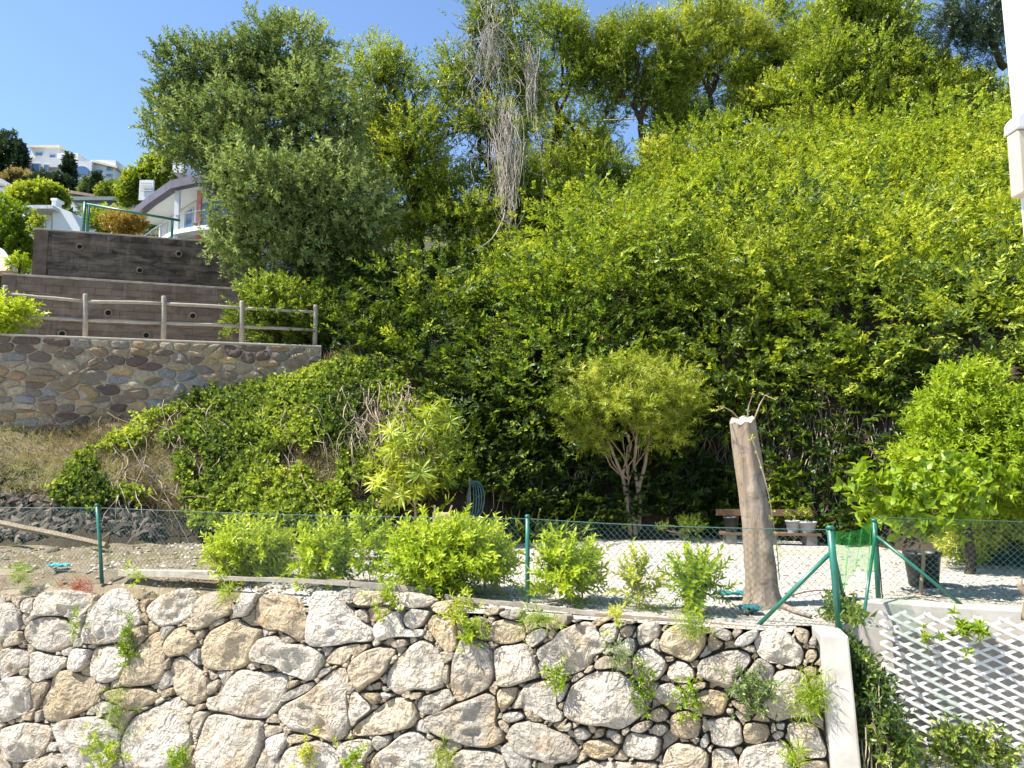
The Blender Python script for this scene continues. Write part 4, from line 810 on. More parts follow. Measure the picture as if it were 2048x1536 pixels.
# ------------------------------------------------------------------ white post of the viewer's own building, at the right edge
wc = thing('white_column', (1.9, 2.5, -3), 'white painted column of the near building at the right edge', 'column', kind='thing'); cx0 = at(2026, 250, 2.5)[0]; zc = at(2026, 250, 2.5)[2]; KL = .022
MB().add([(cx0 + KL * (zc - z) + dx, y_, z) for z in (-3, 5.6) for dx, y_ in ((0, 2.5), (.3, 2.42), (.3, 2.6), (.055, 2.56))], [(3, 2, 1, 0), (4, 5, 6, 7), (0, 1, 5, 4), (1, 2, 6, 5), (2, 3, 7, 6), (3, 0, 4, 7)]).build('shaft', M_PAINT, wc, bevel=.006)
bx0 = at(2010, 243, 2.51); bx1 = at(2037, 398, 2.51); M_BEIGE = plain('beige_plastic', (.42, .37, .28), .6, .08, 4)
lb = thing('wall_box', ((bx0 + bx1) / 2), 'small beige box with white rounded cap on the white column', 'box'); w_ = cx0 + .02 - bx0[0]; xc = (bx0[0] + cx0 + .02) / 2
MB().box((xc, 2.48, (bx0[2] - .055 + bx1[2]) / 2), (w_, .06, bx0[2] - .055 - bx1[2])).build('box_body', M_BEIGE, lb, bevel=.006)
MB().prism([(xc - w_ / 2 - .004, 2.44, bx0[2] - .052), (xc + w_ / 2, 2.44, bx0[2] - .052), (xc + w_ / 2, 2.44, bx0[2] + .012), (xc + .0, 2.44, bx0[2] + .008), (xc - w_ * .35, 2.44, bx0[2] - .006), (xc - w_ / 2 - .004, 2.44, bx0[2] - .022)], (0, .075, 0)).build('cap', M_PAINT, lb, bevel=.004)
# ------------------------------------------------------------------ foliage palettes (leaf colours differ by kind of plant and age of leaf)
L_HILL = leafmat('creeper_leaf', [(0, (.030, .055, .012)), (.3, (.11, .165, .020)), (.62, (.28, .35, .034)), (1, (.50, .53, .07))], .32, .5, .25)
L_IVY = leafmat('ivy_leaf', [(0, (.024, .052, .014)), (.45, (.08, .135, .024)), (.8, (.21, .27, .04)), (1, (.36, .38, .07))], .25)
L_OLIVE = leafmat('grey_green_leaf', [(0, (.035, .06, .022)), (.4, (.115, .17, .05)), (.75, (.25, .315, .11)), (1, (.42, .47, .20))], .25, .6, .2)
L_TREE = leafmat('mid_green_leaf', [(0, (.035, .065, .012)), (.32, (.125, .18, .022)), (.65, (.29, .355, .036)), (1, (.48, .51, .07))], .38)
L_LIME = leafmat('lime_green_leaf', [(0, (.06, .115, .008)), (.4, (.18, .275, .012)), (.75, (.31, .40, .02)), (1, (.44, .50, .05))], .38)
L_FEATH = leafmat('feathery_leaf', [(0, (.07, .11, .015)), (.3, (.19, .25, .026)), (.65, (.36, .41, .045)), (1, (.52, .52, .10))], .36)
L_PINE = leafmat('dark_pine_leaf', [(0, (.014, .032, .014)), (.5, (.03, .06, .024)), (1, (.08, .11, .04))], .15)
L_DRY = leafmat('dry_grass_blade', [(0, (.11, .085, .04)), (.4, (.25, .20, .09)), (.7, (.33, .29, .13)), (1, (.22, .27, .05))], .3, .7)
L_RED = leafmat('red_leaf', [(0, (.22, .03, .02)), (.6, (.34, .07, .04)), (1, (.40, .26, .06))], .3)
L_ORANGE = leafmat('orange_leaf', [(0, (.10, .12, .02)), (.5, (.28, .20, .04)), (1, (.42, .26, .07))], .3)
L_PINK = leafmat('pink_flower', [(0, (.32, .09, .16)), (1, (.55, .22, .32))], .3)

S_HILL = [sprig(11, .48, .165, .075, 1, 'pairs', 66, rs=k) for k in range(4)] + [sprig(9, .34, .14, .075, 1, 'pairs', 70, rs=5 + k) for k in range(2)]
S_IVY = [sprig(7, .26, .10, .095, 1, 'spiral', 75, rs=20 + k) for k in range(4)]
S_TREE = [sprig(12, .42, .14, .05, 1, 'spiral', 55, rs=30 + k) for k in range(4)]
S_SMALL = [sprig(13, .42, .125, .056, 1, 'spiral', 60, rs=40 + k) for k in range(4)]
S_CLUMP = [sprig(11, .40, .155, .075, 1, 'spiral', 60, rs=45 + k) for k in range(4)]
S_GRASS = [sprig(7, .02, .34, .012, 1, 'rosette', 45, rs=50 + k, tipup=False, jitter=.7) for k in range(4)]
S_SHRUB = [sprig(17, .36, .12, .043, 2, 'spiral', 62, rs=60 + k, start=.05) for k in range(4)]
S_NEEDLE = [sprig(22, .34, .17, .027, 1, 'spiral', 58, rs=70 + k, start=.02) for k in range(4)]
S_SHRUBT = [sprig(16, .36, .125, .045, 1, 'spiral', 62, rs=65 + k, start=.05) for k in range(4)]
S_BROAD = [sprig(5, .32, .175, .15, 3, 'spiral', 85, rs=80 + k, start=.2) for k in range(4)]
S_STAR = [sprig(15, .1, .27, .042, 2, 'rosette', 72, rs=90 + k, tipup=False, jitter=.4) for k in range(4)]
S_WEED = [sprig(9, .12, .075, .022, 1, 'spiral', 60, rs=100 + k) for k in range(4)]
S_PINE = [sprig(18, .34, .16, .022, 1, 'spiral', 50, rs=110 + k) for k in range(3)]
S_FAR = [sprig(9, .5, .36, .20, 1, 'spiral', 65, rs=120 + k) for k in range(4)]

# ------------------------------------------------------------------ creeper over the whole hill
def pxmap(P):
    d = P - EYE; f = d @ _F; return 1024 + FPX * (d @ _R) / f, 768 - FPX * (d @ _U) / f
def hill_points(n, xr, yr, mask, seed):
    r = np.random.default_rng(seed); out = []
    while sum(len(o) for o in out) < n:
        m = n; x = r.uniform(*xr, m); y = base_y(x) - .3 + (yr[1] - base_y(x)) * r.random(m) ** 1.25; nn = ground_n(x, y); keep = r.random(m) < np.clip(1 / nn[:, 2], 1, 4) / 4
        x, y, nn = x[keep], y[keep], nn[keep]; z = ground_z(x, y); P = np.stack([x, y, z], 1); px, py = pxmap(P); k = mask(px, py, P) & (z > -.05); out.append(np.hstack([P[k], nn[k]]))
    o = np.vstack(out)[:n]; return o[:, :3], o[:, 3:]
def inside(px, py, poly):
    ins = np.zeros(len(px), bool); p = np.asarray(poly, float)
    for (x0, y0), (x1, y1) in zip(p, np.roll(p, -1, 0)):
        if y0 != y1: ins ^= ((y0 > py) != (y1 > py)) & (px < (x1 - x0) * (py - y0) / (y1 - y0) + x0)
    return ins
HILLPOLY = [(650, 705), (560, 560), (640, 480), (900, 400), (1100, 300), (1400, 180), (1700, 140), (2400, 0), (2700, 900), (2100, 1130), (1100, 1090), (840, 1090), (860, 800), (760, 735)]
P, Nn = hill_points(34000, (-7, 22), (0, 37), lambda px, py, P: inside(px, py, HILLPOLY), 1)
px, py = pxmap(P); cl = fbm(P * .55, 31, 3); cl2 = fbm(P * 1.7, 37, 2)
low = np.clip((P[:, 2] - np.where(px > 1330, 2.5, 1.4)) / 1.3, 0, 1) * np.clip((P[:, 0] + 3) / 2, .35, 1) * np.clip((33 - P[:, 1]) / 5, .45, 1) * np.where((px < 1130) & (py < 640), .5, 1)             # thick cushion above, thin cover near the foot
thick = .22 + (.35 + .75 * cl + .3 * cl2) * low
dep = 1 - RNG.random(len(P)) ** 1.5 * .85
pos = P + Nn * (thick * dep)[:, None] + np.stack([RNG.normal(0, .12, len(P)), RNG.normal(0, .12, len(P)), -.25 * low * (1 - dep)], 1)
dr = unit(Nn * [1, 1, .35] * .9 + np.array([-.15, -.35, .12]) + RNG.normal(0, .42, (len(P), 3)) * [1, 1, .55])
keep = (RNG.random(len(P)) < np.where((P[:, 2] < 2.7) & (px > 1330), .45, np.where(P[:, 2] < 1.6, .7, 1))) & (vnoise(pos * 2.0, 43) + .55 * vnoise(pos * 4.6, 46) > np.where(P[:, 2] < 1.6, -.6, -.12))
species_shade = np.clip((600 - py + .38 * (px - 1350) + 300 * vnoise(P * .45, 77)) / 400, -.9, 1)  # leaf tint falls towards foot and left: shade put into colour, plus plant kinds
tint = .35 + .16 * cl + .22 * vnoise(P * .9, 41) + .14 * vnoise(P * 2.6, 42) + .43 * species_shade
dark = keep
under = RNG.random(len(P)) < .30; o = foliage('hillside_ivy', P[under] + Nn[under] * (.12 + .3 * thick[under] * RNG.random(under.sum()))[:, None], unit(Nn[under] + RNG.normal(0, .5, (under.sum(), 3))), RNG.uniform(.8, 1.4, under.sum()), S_IVY, L_IVY, None, .22 + .15 * vnoise(P[under], 96), .12); tag(o, 'ivy growing close to the soil, tinted dark as shade under the creeper', None, None, 'stuff')  # ivy under-layer tinted dark so gaps in the creeper look deep in shade
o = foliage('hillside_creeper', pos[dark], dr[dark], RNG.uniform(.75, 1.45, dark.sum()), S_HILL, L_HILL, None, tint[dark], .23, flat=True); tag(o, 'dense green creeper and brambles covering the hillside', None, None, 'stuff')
# mounds of shrubby growth piled on the slope, of several kinds
C, CN = hill_points(400, (-5.5, 21), (0, 36), lambda px, py, P: inside(px, py, HILLPOLY) & (P[:, 2] > np.where(px > 1330, 3.0, 1.3)), 8)
cpx, cpy = pxmap(C); rec = (cpx < 1120) & (cpy < 640)
cr_ = (.38 + 1.6 * RNG.random(len(C)) ** 2.6) * np.where(rec, .62, 1) * np.clip((34 - C[:, 1]) / 6, .5, 1) * np.where(cpx < 1000, .75, 1); C = C + CN * (cr_ * .52)[:, None]
csp_shade = np.clip((600 - cpy + .38 * (cpx - 1350) + 220 * RNG.normal(0, 1, len(C))) / 400, -.9, 1); ckind = RNG.integers(0, 10, len(C)); cti = .36 + .38 * csp_shade + RNG.normal(0, .12, len(C)) - .12 * rec  # mound tint carries the same painted shade, darker again in the recess
MS = {'creeper_mounds': ((0, 1, 2, 3), S_HILL, L_HILL, (.7, 1.4), 'leafy mounds of creeper piled over the hillside'), 'shrub_mounds': ((4, 5, 6), S_TREE, L_TREE, (.6, 1.2), 'narrow-leaved shrub mounds among the hillside creeper'), 'bramble_mounds': ((7, 8), [sprig(8, .40, .17, .12, 1, 'pairs', 72, rs=210 + k, start=.15) for k in range(3)], L_HILL, (.6, 1.05), 'broad-leaved bramble mounds among the hillside creeper'), 'fine_mounds': ((9,), S_SMALL, L_LIME, (.5, .95), 'small-leaved lime mounds among the hillside creeper')}
for nm, (ks, sp, mt, sc_, lab) in MS.items():
    PP = []; DD = []; TT = []
    for i in np.nonzero(np.isin(ckind, ks))[0]:
        n_ = int(46 * cr_[i] ** 2 + 6); d = rdir(n_ * 3); d = d[(d @ CN[i] > -.25)][:n_]; u_ = 1.05 - .45 * RNG.random(len(d)) ** 2; q = C[i] + d * (u_ * cr_[i])[:, None] * [1.15, 1.0, .85]; q = q + .22 * cr_[i] * vnoise(q * 2.2, 99)[:, None] * d
        PP.append(q); DD.append(unit(d * [1, 1, .6] + np.array([-.05, -.15, .2]) + RNG.normal(0, .4, q.shape))); TT.append(np.full(len(q), cti[i]) + .12 * vnoise(q * 2, 98))
    PP = np.vstack(PP); o = foliage(nm, PP, np.vstack(DD), RNG.uniform(*sc_, len(PP)), sp, mt, None, np.concatenate(TT), .17, flat=True); tag(o, lab, None, None, 'stuff')
# other plants mixed into it: broad-leaved bramble in patches, arching canes, pale grasses near the crest
k2 = dark & (vnoise(P * .55, 91) > .18) & (RNG.random(len(P)) < .12) & (P[:, 2] > 2.5); o = foliage('bramble', pos[k2] + Nn[k2] * .14, dr[k2], RNG.uniform(.5, .95, k2.sum()), [sprig(5, .32, .175, .12, 1, 'spiral', 80, rs=200 + k, start=.2) for k in range(3)], L_LIME, None, .38 + .3 * vnoise(P[k2], 92) + .12 * species_shade[k2], .2); tag(o, 'broad-leaved bramble patches mixed into the hillside creeper', None, None, 'stuff')  # bramble tint takes a little of the hillside's painted shade
k2 = dark & (vnoise(P * .4, 93) > .1) & (RNG.random(len(P)) < .07) & (P[:, 2] > 3); Q = pos[k2]; QN = Nn[k2]; m = MB(); LP = []; LD = []
for q, nn_ in zip(Q, QN):
    e = q + nn_ * random.uniform(.3, .8) + np.array([random.uniform(-.7, .7), -random.uniform(0, .4), random.uniform(-.2, .3)]); b = bend(q, e, 7, .12, .12); m.tube(b, np.linspace(.008, .003, 7), 3, False); LP += list(b[2:]); LD += list(np.gradient(b, axis=0)[2:])
o = m.build('bramble_canes', M_TWIG); tag(o, 'thin arching canes sticking out of the creeper', None, None, 'stuff')
LP = np.array(LP); o = foliage('cane_leaves', LP, unit(unit(np.array(LD)) + RNG.normal(0, .4, LP.shape)), RNG.uniform(.5, .9, len(LP)), S_HILL[:3], L_HILL, None, np.full(len(LP), .7), .2); tag(o, 'pale young leaves along the arching canes', None, None, 'stuff')
k2 = dark & inside(px, py, [(1600, 330), (1750, 210), (1900, 190), (2300, 60), (2300, 330)]) & (vnoise(P * .7, 94) > .0) & (RNG.random(len(P)) < .5); o = foliage('dry_grass', pos[k2], unit(np.array([0, -.1, 1.]) + RNG.normal(0, .35, (k2.sum(), 3))), RNG.uniform(1.2, 2.4, k2.sum()), S_GRASS, L_DRY, None, .6 + .3 * vnoise(P[k2], 95), .2); tag(o, 'pale dry grasses along the crest of the hill at right', None, None, 'stuff')
# ivy on the left bank
IVYPOLY = [(60, 990), (60, 930), (180, 890), (290, 850), (420, 800), (560, 770), (700, 730), (860, 770), (900, 1000), (860, 1080), (560, 1075), (330, 1060)]
P, Nn = hill_points(11000, (-9.5, 0), (0, 22), lambda px, py, P: inside(px, py, IVYPOLY) & (P[:, 2] > .02), 2)
k = vnoise(P * 1.3, 44) + .6 * vnoise(P * 3.1, 45) > -.22; P, Nn = P[k], Nn[k]
o = foliage('ivy', P + Nn * (.06 + .28 * np.clip(fbm(P * 1.2, 3) + .4, 0, 1) * RNG.random(len(P)))[:, None], unit(Nn + [0, -.3, .1] + RNG.normal(0, .5, P.shape)), RNG.uniform(.6, 1.2, len(P)), S_IVY, L_HILL, None, .42 + .34 * vnoise(P * .8, 45), .2); tag(o, 'dark ivy hanging over the bank below the rubble wall', None, None, 'stuff')
# dry grass on the bank and on the strip below
P, Nn = hill_points(9000, (-14, -1), (0, 21), lambda px, py, P: (py < 1080) & (inside(px, py, [(-300, 820), (200, 845), (420, 800), (700, 700), (880, 760), (860, 1000), (430, 1060), (200, 1000), (-300, 1000)])), 3)
k = vnoise(P * 1.1, 46) + .4 * (P[:, 2] - 1.6) > -.55; P, Nn = P[k], Nn[k]
o = foliage('dry_grass', P, unit(Nn + [0, -.1, .6] + RNG.normal(0, .45, P.shape)), RNG.uniform(.5, 1.2, len(P)), S_GRASS, L_DRY, None, .45 + .45 * vnoise(P * 1.5, 47), .2); tag(o, 'dry straw-coloured grass on the bank under the rubble wall', None, None, 'stuff')
n = 2200; x = RNG.uniform(-11, -1.5, n); y = front_y(x) + .1 + RNG.random(n) ** 1.6 * 5; k = vnoise(np.stack([x * 1.2, y * 1.2, x * 0], 1), 48) > -.1; x, y = x[k], y[k]
o = foliage('dry_grass', np.stack([x, y, terr_z(x, y)], 1), unit(np.array([0, 0, 1.0]) + RNG.normal(0, .5, (len(x), 3))), RNG.uniform(.25, .6, len(x)), S_GRASS, L_DRY, None, .5 + .45 * vnoise(np.stack([x, y, x * 0], 1) * 1.5, 49), .2); tag(o, 'sparse dry grass tufts on the ground behind the fence', None, None, 'stuff')
# rubble of dark slate on the left bank
def slate(n, poly, seed, size):
    P, Nn = hill_points(n, (-11.5, -3), (0, 20), lambda px, py, P: inside(px, py, poly), seed); r = np.random.default_rng(seed)
    oc = np.array([[1, .2, .1], [.2, 1, -.1], [-1, .1, .1], [-.1, -1, 0], [.1, 0, 1], [0, .1, -1], [.7, .7, .5], [-.7, .6, .4]], float); fc = np.array([[0, 6, 4], [6, 1, 4], [1, 7, 4], [7, 2, 4], [2, 3, 4], [3, 0, 4], [0, 3, 5], [3, 2, 5], [2, 7, 5], [7, 1, 5], [1, 6, 5], [6, 0, 5]])
    s = size[0] + (size[1] - size[0]) * r.random(len(P)) ** 2.5; v = oc[None] * r.uniform(.6, 1.2, (len(P), 8, 1)) * (s[:, None] * np.array([1.25, .8, .42]))[:, None]
    R = frames(unit(Nn + r.normal(0, .35, P.shape)), r.uniform(0, 6.28, len(P))); v = np.einsum('nij,nvj->nvi', R, v) + (P + Nn * s[:, None] * .15)[:, None]
    return v.reshape(-1, 3), (fc.ravel()[None] + 8 * np.arange(len(P))[:, None]).ravel(), np.full(12 * len(P), 3), np.repeat(r.random(len(P)), 12)
V, Lq, Tq, at_ = slate(1700, [(-100, 940), (60, 935), (170, 985), (330, 1050), (330, 1075), (-100, 1080)], 5, (.03, .19))
o = put('rubble', fast_mesh('rubble', V, Lq, Tq, at_), M_ROCKD); tag(o, 'dark slate rubble on the bank at the left', None, None, 'stuff')
# dry stems and vines
def strands(n, a_fn, b_fn, r, wob=.12, sag=0, pts=9, mb=None):
    m = mb or MB()
    for i in range(n):
        a_, b_ = a_fn(i), b_fn(i); m.tube(bend(a_, b_, pts, wob, sag), np.linspace(r, r * .5, pts), 3, False)
    return m
U = random.uniform
m = MB()
def onhill(px, py):
    lo_, hi_ = 14.0, 36.0
    for D in np.arange(13.5, 36, .1):
        q = at(px, py, D)
        if q[2] < ground_z(np.array([q[0]]), np.array([q[1]]))[0] + .12: return q
    return at(px, py, 30)
for i in range(120):
    x = U(1380, 1830); y = U(760, 900); a_ = onhill(x, y) + [0, -.35, 0]; b_ = onhill(x + U(-60, 60), y + U(70, 190)) + [0, -.15, 0]; m.tube(bend(a_, b_, 9, .10), np.linspace(.011, .006, 9), 3, False)
for i in range(130):
    x = U(690, 850); y = U(770, 900); a_ = onhill(x, y) + [0, -.3, .1]; b_ = onhill(x + U(-70, 70), y + U(30, 110)) + [0, -.3, 0]; m.tube(bend(a_, b_, 9, .22), np.linspace(.013, .007, 9), 3, False)
for i in range(150):
    x = U(230, 650); y = U(790, 1000); a_ = onhill(x, y) + [0, -.25, .1]; b_ = onhill(x + U(-60, 80), y + U(10, 110)) + [0, -.25, 0]; m.tube(bend(a_, b_, 9, .2), np.linspace(.010, .006, 9), 3, False)
for i in range(50):
    x = U(1000, 1200); y = U(880, 960); a_ = onhill(x, y) + [0, -.4, .1]; b_ = onhill(x + U(-70, 70), y + U(20, 110)) + [0, -.25, 0]; m.tube(bend(a_, b_, 9, .15), np.linspace(.011, .006, 9), 3, False)
o = m.build('dry_vines', M_TWIG); tag(o, 'bare dry stems and twigs tangled over the lower bank', None, None, 'stuff')

# ------------------------------------------------------------------ trees
def tree(name, label, base, lobes, n, sprigs, mat, bark, r0=.16, group=None, cat='tree', scale=(.8, 1.3), tint=.45, tspread=.25, gap=-.35, twigs=14, trunk_to=None, up=.45, nfreq=1.0, power=2.4, split=0, core=.85):
    base = np.asarray(base, float); t = thing(name, base, label, cat, group); C = []; 
    for l in lobes:
        cx, cy, rx, ry, D = l; C.append((at(cx, cy, D), np.array([rx * D / FPX, rx * D / FPX * .85, ry * D / FPX])))
    ctr = np.mean([c for c, _ in C], 0); m = MB(); fork = base + (ctr - base) * .45 if trunk_to is None else np.asarray(trunk_to)
    tp = bend(base - [0, 0, .3], fork, 9, .08); m.tube(tp, np.linspace(r0, r0 * .62, 9), 9, False)
    for c, r in C:
        b = bend(fork, c + np.array([0, 0, r[2] * .2]), 9, .14); m.tube(b, np.linspace(r0 * .55, r0 * .14, 9), 6, False)
        for _ in range(twigs):
            s = b[random.randrange(3, 9)]; e = c + unit(np.array([U(-1, 1), U(-1, 1), U(-.6, 1)])) * r * U(.6, .95); m.tube(bend(s, e, 6, .15), np.linspace(r0 * .16, r0 * .04, 6), 4, False)
    m.build('trunk', bark, t, True)
    if split:
        C2 = []
        for c, r in C:
            for d in unit(rdir(split) + [0, -.25, .1]): C2.append((c + d * r * U(.5, .72), r * U(.36, .56)))
        C = C2 + [(c, r * core) for c, r in C]
    lt = RNG.normal(0, .10, len(C))
    vol = np.array([np.prod(r) ** (2 / 3) for _, r in C]); cnt = (n * vol / vol.sum()).astype(int); PP = []; DD = []; TT = []
    for (c, r), k, l_ in zip(C, cnt, lt):
        p, d = in_ellipsoid(int(k * 1.5), c, r * 1.05, power); p = p + .16 * r * vnoise(p * 1.3, 3)[:, None] * d
        kp = (vnoise(p * 1.5 * nfreq, 51) + .5 * vnoise(p * 3.3 * nfreq, 52) > gap); p, d = p[kp][:k], d[kp][:k]
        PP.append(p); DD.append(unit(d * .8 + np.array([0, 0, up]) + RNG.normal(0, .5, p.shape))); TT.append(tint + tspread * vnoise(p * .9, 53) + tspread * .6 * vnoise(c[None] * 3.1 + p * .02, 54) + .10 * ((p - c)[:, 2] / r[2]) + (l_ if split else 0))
    PP, DD, TT = np.vstack(PP), np.vstack(DD), np.concatenate(TT)
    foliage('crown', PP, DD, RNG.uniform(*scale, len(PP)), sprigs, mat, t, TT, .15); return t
G = 'trees along the ridge of the hill'
tree('evergreen_tree', 'large bushy grey-green tree overhanging the dark block walls', at(690, 545, 24.2),
     [(420, 190, 120, 115, 24), (370, 270, 90, 90, 24.2), (560, 130, 130, 100, 24.5), (500, 260, 150, 130, 23.4), (640, 230, 120, 140, 23.8), (560, 390, 165, 120, 22.8), (700, 400, 105, 120, 22.8), (520, 480, 90, 70, 23), (620, 500, 120, 75, 23.2), (480, 330, 90, 90, 22.9)], 10200, S_CLUMP, L_OLIVE, M_BARK, .26, None, tint=.54, tspread=.28, gap=-.3, twigs=10, scale=(.75, 1.2), split=8, core=.86)
tree('leafy_tree', 'bright green tree crown between the grey-green tree and vine-draped tree', at(840, 480, 27),
     [(770, 180, 90, 100, 27), (820, 290, 95, 100, 27), (730, 290, 80, 100, 27.5), (860, 370, 90, 70, 27.2), (890, 450, 90, 45, 26.8), (800, 430, 80, 60, 26.5)], 5200, S_TREE, L_TREE, M_BARK, .2, None, tint=.55, gap=-.3, split=6)
tree('leafy_tree', 'tall tree draped with dead grey vines', at(1000, 440, 28.5),
     [(985, 60, 95, 90, 27.5), (930, 150, 75, 90, 27.5), (1040, 150, 85, 100, 27.5), (960, 260, 85, 65, 27.2), (1000, 350, 90, 60, 27.5), (960, 430, 90, 50, 27), (1060, 400, 80, 60, 28)], 5200, S_TREE, L_TREE, M_BARK, .2, None, tint=.45, gap=-.25, split=6)
tree('ridge_tree', 'ridge tree with thin forked trunk right of the dead vines', at(1110, 330, 31), [(1110, 60, 85, 85, 31), (1165, 130, 80, 85, 31), (1100, 190, 60, 70, 31.3), (1140, 280, 80, 50, 31.5), (1180, 330, 90, 50, 31.5), (1100, 350, 70, 60, 30.5)], 4600, S_TREE, L_TREE, M_BARK, .14, G, tint=.52, gap=-.1, split=6, trunk_to=at(1118, 225, 31))
tree('ridge_tree', 'ridge tree with dark spreading trunk standing against the sky', at(1285, 330, 30.5), [(1265, 90, 85, 75, 30.5), (1330, 110, 80, 90, 30.5), (1225, 140, 65, 75, 30.8), (1300, 185, 85, 45, 30.6)], 3800, S_TREE, L_FEATH, M_BARK, .17, G, tint=.40, gap=-.1, split=6, trunk_to=at(1282, 245, 30.5))
tree('ridge_tree', 'yellowish-green ridge tree with two slender stems', at(1440, 275, 31), [(1410, 50, 105, 85, 31), (1475, 100, 80, 85, 31), (1380, 120, 65, 70, 31.3), (1430, 155, 70, 40, 31)], 4000, S_TREE, L_FEATH, M_BARK, .15, G, tint=.55, gap=-.1, split=6, trunk_to=at(1420, 190, 31))
tree('ridge_tree', 'small airy ridge tree left of the broad round bush', at(1505, 250, 32), [(1530, 60, 85, 85, 32), (1565, 130, 75, 75, 32), (1510, 160, 65, 55, 32)], 3000, S_TREE, L_TREE, M_BARK, .12, G, tint=.5, gap=0.0, split=6, trunk_to=at(1512, 160, 32))
tree('broad_bush', 'broad rounded green bush tree crowning the ridge', at(1720, 230, 29.5), [(1640, 90, 90, 85, 30), (1730, 70, 110, 80, 30), (1700, 150, 130, 75, 29.3), (1810, 140, 95, 75, 29.5), (1890, 175, 70, 50, 30), (1580, 190, 80, 45, 30), (1700, 215, 140, 40, 29.3), (1840, 215, 110, 40, 29.5), (1960, 190, 70, 45, 29.8), (1740, 30, 120, 60, 30.2)], 6600, S_HILL, L_TREE, M_BARK, .2, G, tint=.5, gap=-.4, split=6, scale=(.8, 1.4))
tree('pine_tree', 'dark pine with curved trunk at the top right by the column', at(2010, 120, 27), [(1950, 30, 75, 45, 26.5), (2000, 90, 60, 40, 26.5), (1905, 60, 45, 40, 26.8), (2040, 10, 70, 50, 26.3)], 1500, S_PINE, L_PINE, M_BARK, .14, G, tint=.4, gap=-.05, trunk_to=at(1978, 70, 26.6), scale=(.9, 1.4))
tree('crest_bush', 'low dark bush on the crest between two ridge trunks', at(1365, 275, 31.5), [(1365, 245, 60, 30, 31.5), (1330, 265, 40, 25, 31)], 700, S_TREE, L_TREE, M_BARK, .06, G, 'bush', tint=.4, gap=-.3)
tree('crest_bush', 'low bush with pink blossom left of the broad round bush', at(1510, 250, 31), [(1510, 215, 65, 35, 31), (1570, 215, 50, 30, 30.5)], 900, S_TREE, L_TREE, M_BARK, .06, G, 'bush', tint=.5, gap=-.3)
GB_ = 'trees standing behind the ridge'
for lab, bx_, by_, lob, n_, ti in (('dark tree filling the gap right of the dead vines', 1090, 420, [(1085, 280, 75, 70, 35), (1140, 330, 60, 45, 34.5), (1060, 350, 60, 50, 34)], 1500, .3), ('dark tree behind the forked ridge trunk', 1210, 380, [(1205, 235, 55, 55, 36), (1185, 300, 45, 40, 35)], 900, .32), ('dark tree between the two slender ridge trunks', 1350, 320, [(1355, 195, 65, 50, 36), (1385, 235, 45, 30, 35.5)], 900, .32), ('dark tree behind the airy ridge tree', 1490, 290, [(1490, 165, 60, 55, 36.5), (1530, 200, 60, 40, 36)], 900, .35)):
    tree('background_tree', lab, at(bx_, by_, 36), lob, n_, S_TREE, L_TREE, M_BARK, .12, GB_, tint=ti, gap=-.25, split=4, twigs=4)
for lab, x_, y_, rx_, ry_, D_, ti, mt in (('yellow-green crest bush below the dead vines', 1150, 400, 55, 35, 28.2, .7, L_TREE), ('dark crest bush at the foot of the forked trunk', 1225, 350, 45, 32, 29.5, .3, L_TREE), ('pale crest bush right of the forked trunk', 1320, 312, 50, 28, 29.8, .8, L_FEATH), ('round crest bush below the slender trunks', 1455, 268, 60, 34, 30, .5, L_TREE), ('lime crest bush below the broad round bush', 1610, 248, 65, 32, 29.2, .75, L_TREE), ('dark crest bush under the broad round bush', 1760, 240, 80, 30, 28.8, .25, L_TREE), ('olive crest bush left of the pine', 1900, 225, 60, 32, 28.6, .5, L_OLIVE)):
    tree('crest_bush', lab, at(x_, y_ + ry_, D_), [(x_, y_, rx_, ry_, D_), (x_ + rx_ * .5, y_ + ry_ * .3, rx_ * .6, ry_ * .7, D_ - .3)], 420, S_TREE, mt, M_BARK, .05, 'low bushes along the crest of the hill', 'bush', tint=ti, gap=-.35, split=3, twigs=4)
# dead hanging vine
dv = thing('dead_vine', at(1015, 500, 26.2), 'long beard of dead grey vine hanging from the tall tree', 'vine'); m = MB()
for i in range(190):
    x0 = 1012 + random.gauss(0, 20); y0 = U(195, 320); y1 = U(y0 + 60, 330 + 215 * random.random() ** .6); x1 = 1016 + (x0 - 1012) * .25 + random.gauss(0, 8); D = 26.2 + random.gauss(0, .2); m.tube(bend(at(x0, y0, D), at(x1, y1, D - .1), 10, .13), np.linspace(.010, .006, 10), 3, False)
for i in range(70):
    x0 = 985 + random.gauss(0, 18); y0 = U(-40, 90); y1 = y0 + U(50, 190); m.tube(bend(at(x0, y0, 26.4), at(x0 + random.gauss(8, 30), y1, 26.2), 9, .25), np.linspace(.011, .006, 9), 3, False)
for i in range(45):
    x0 = 1062 + random.gauss(0, 9); y0 = U(80, 150); m.tube(bend(at(x0, y0, 26.3), at(1066 + random.gauss(0, 8), y0 + U(50, 120), 26.2), 9, .08), np.linspace(.011, .006, 9), 3, False)
for i in range(90):
    x0 = U(900, 1080); y0 = U(60, 330); m.tube(bend(at(x0, y0, 26.5), at(x0 + U(-60, 60), y0 + U(0, 90), 26.2), 8, .25), np.linspace(.013, .007, 8), 3, False)
m.build('strands', M_TWIGP, dv)
o = MB().tube(bend(at(1010, 420, 25.5), at(925, 505, 23.5), 12, .1, -.1), .018, 5).build('stem', M_TWIGP, dv)

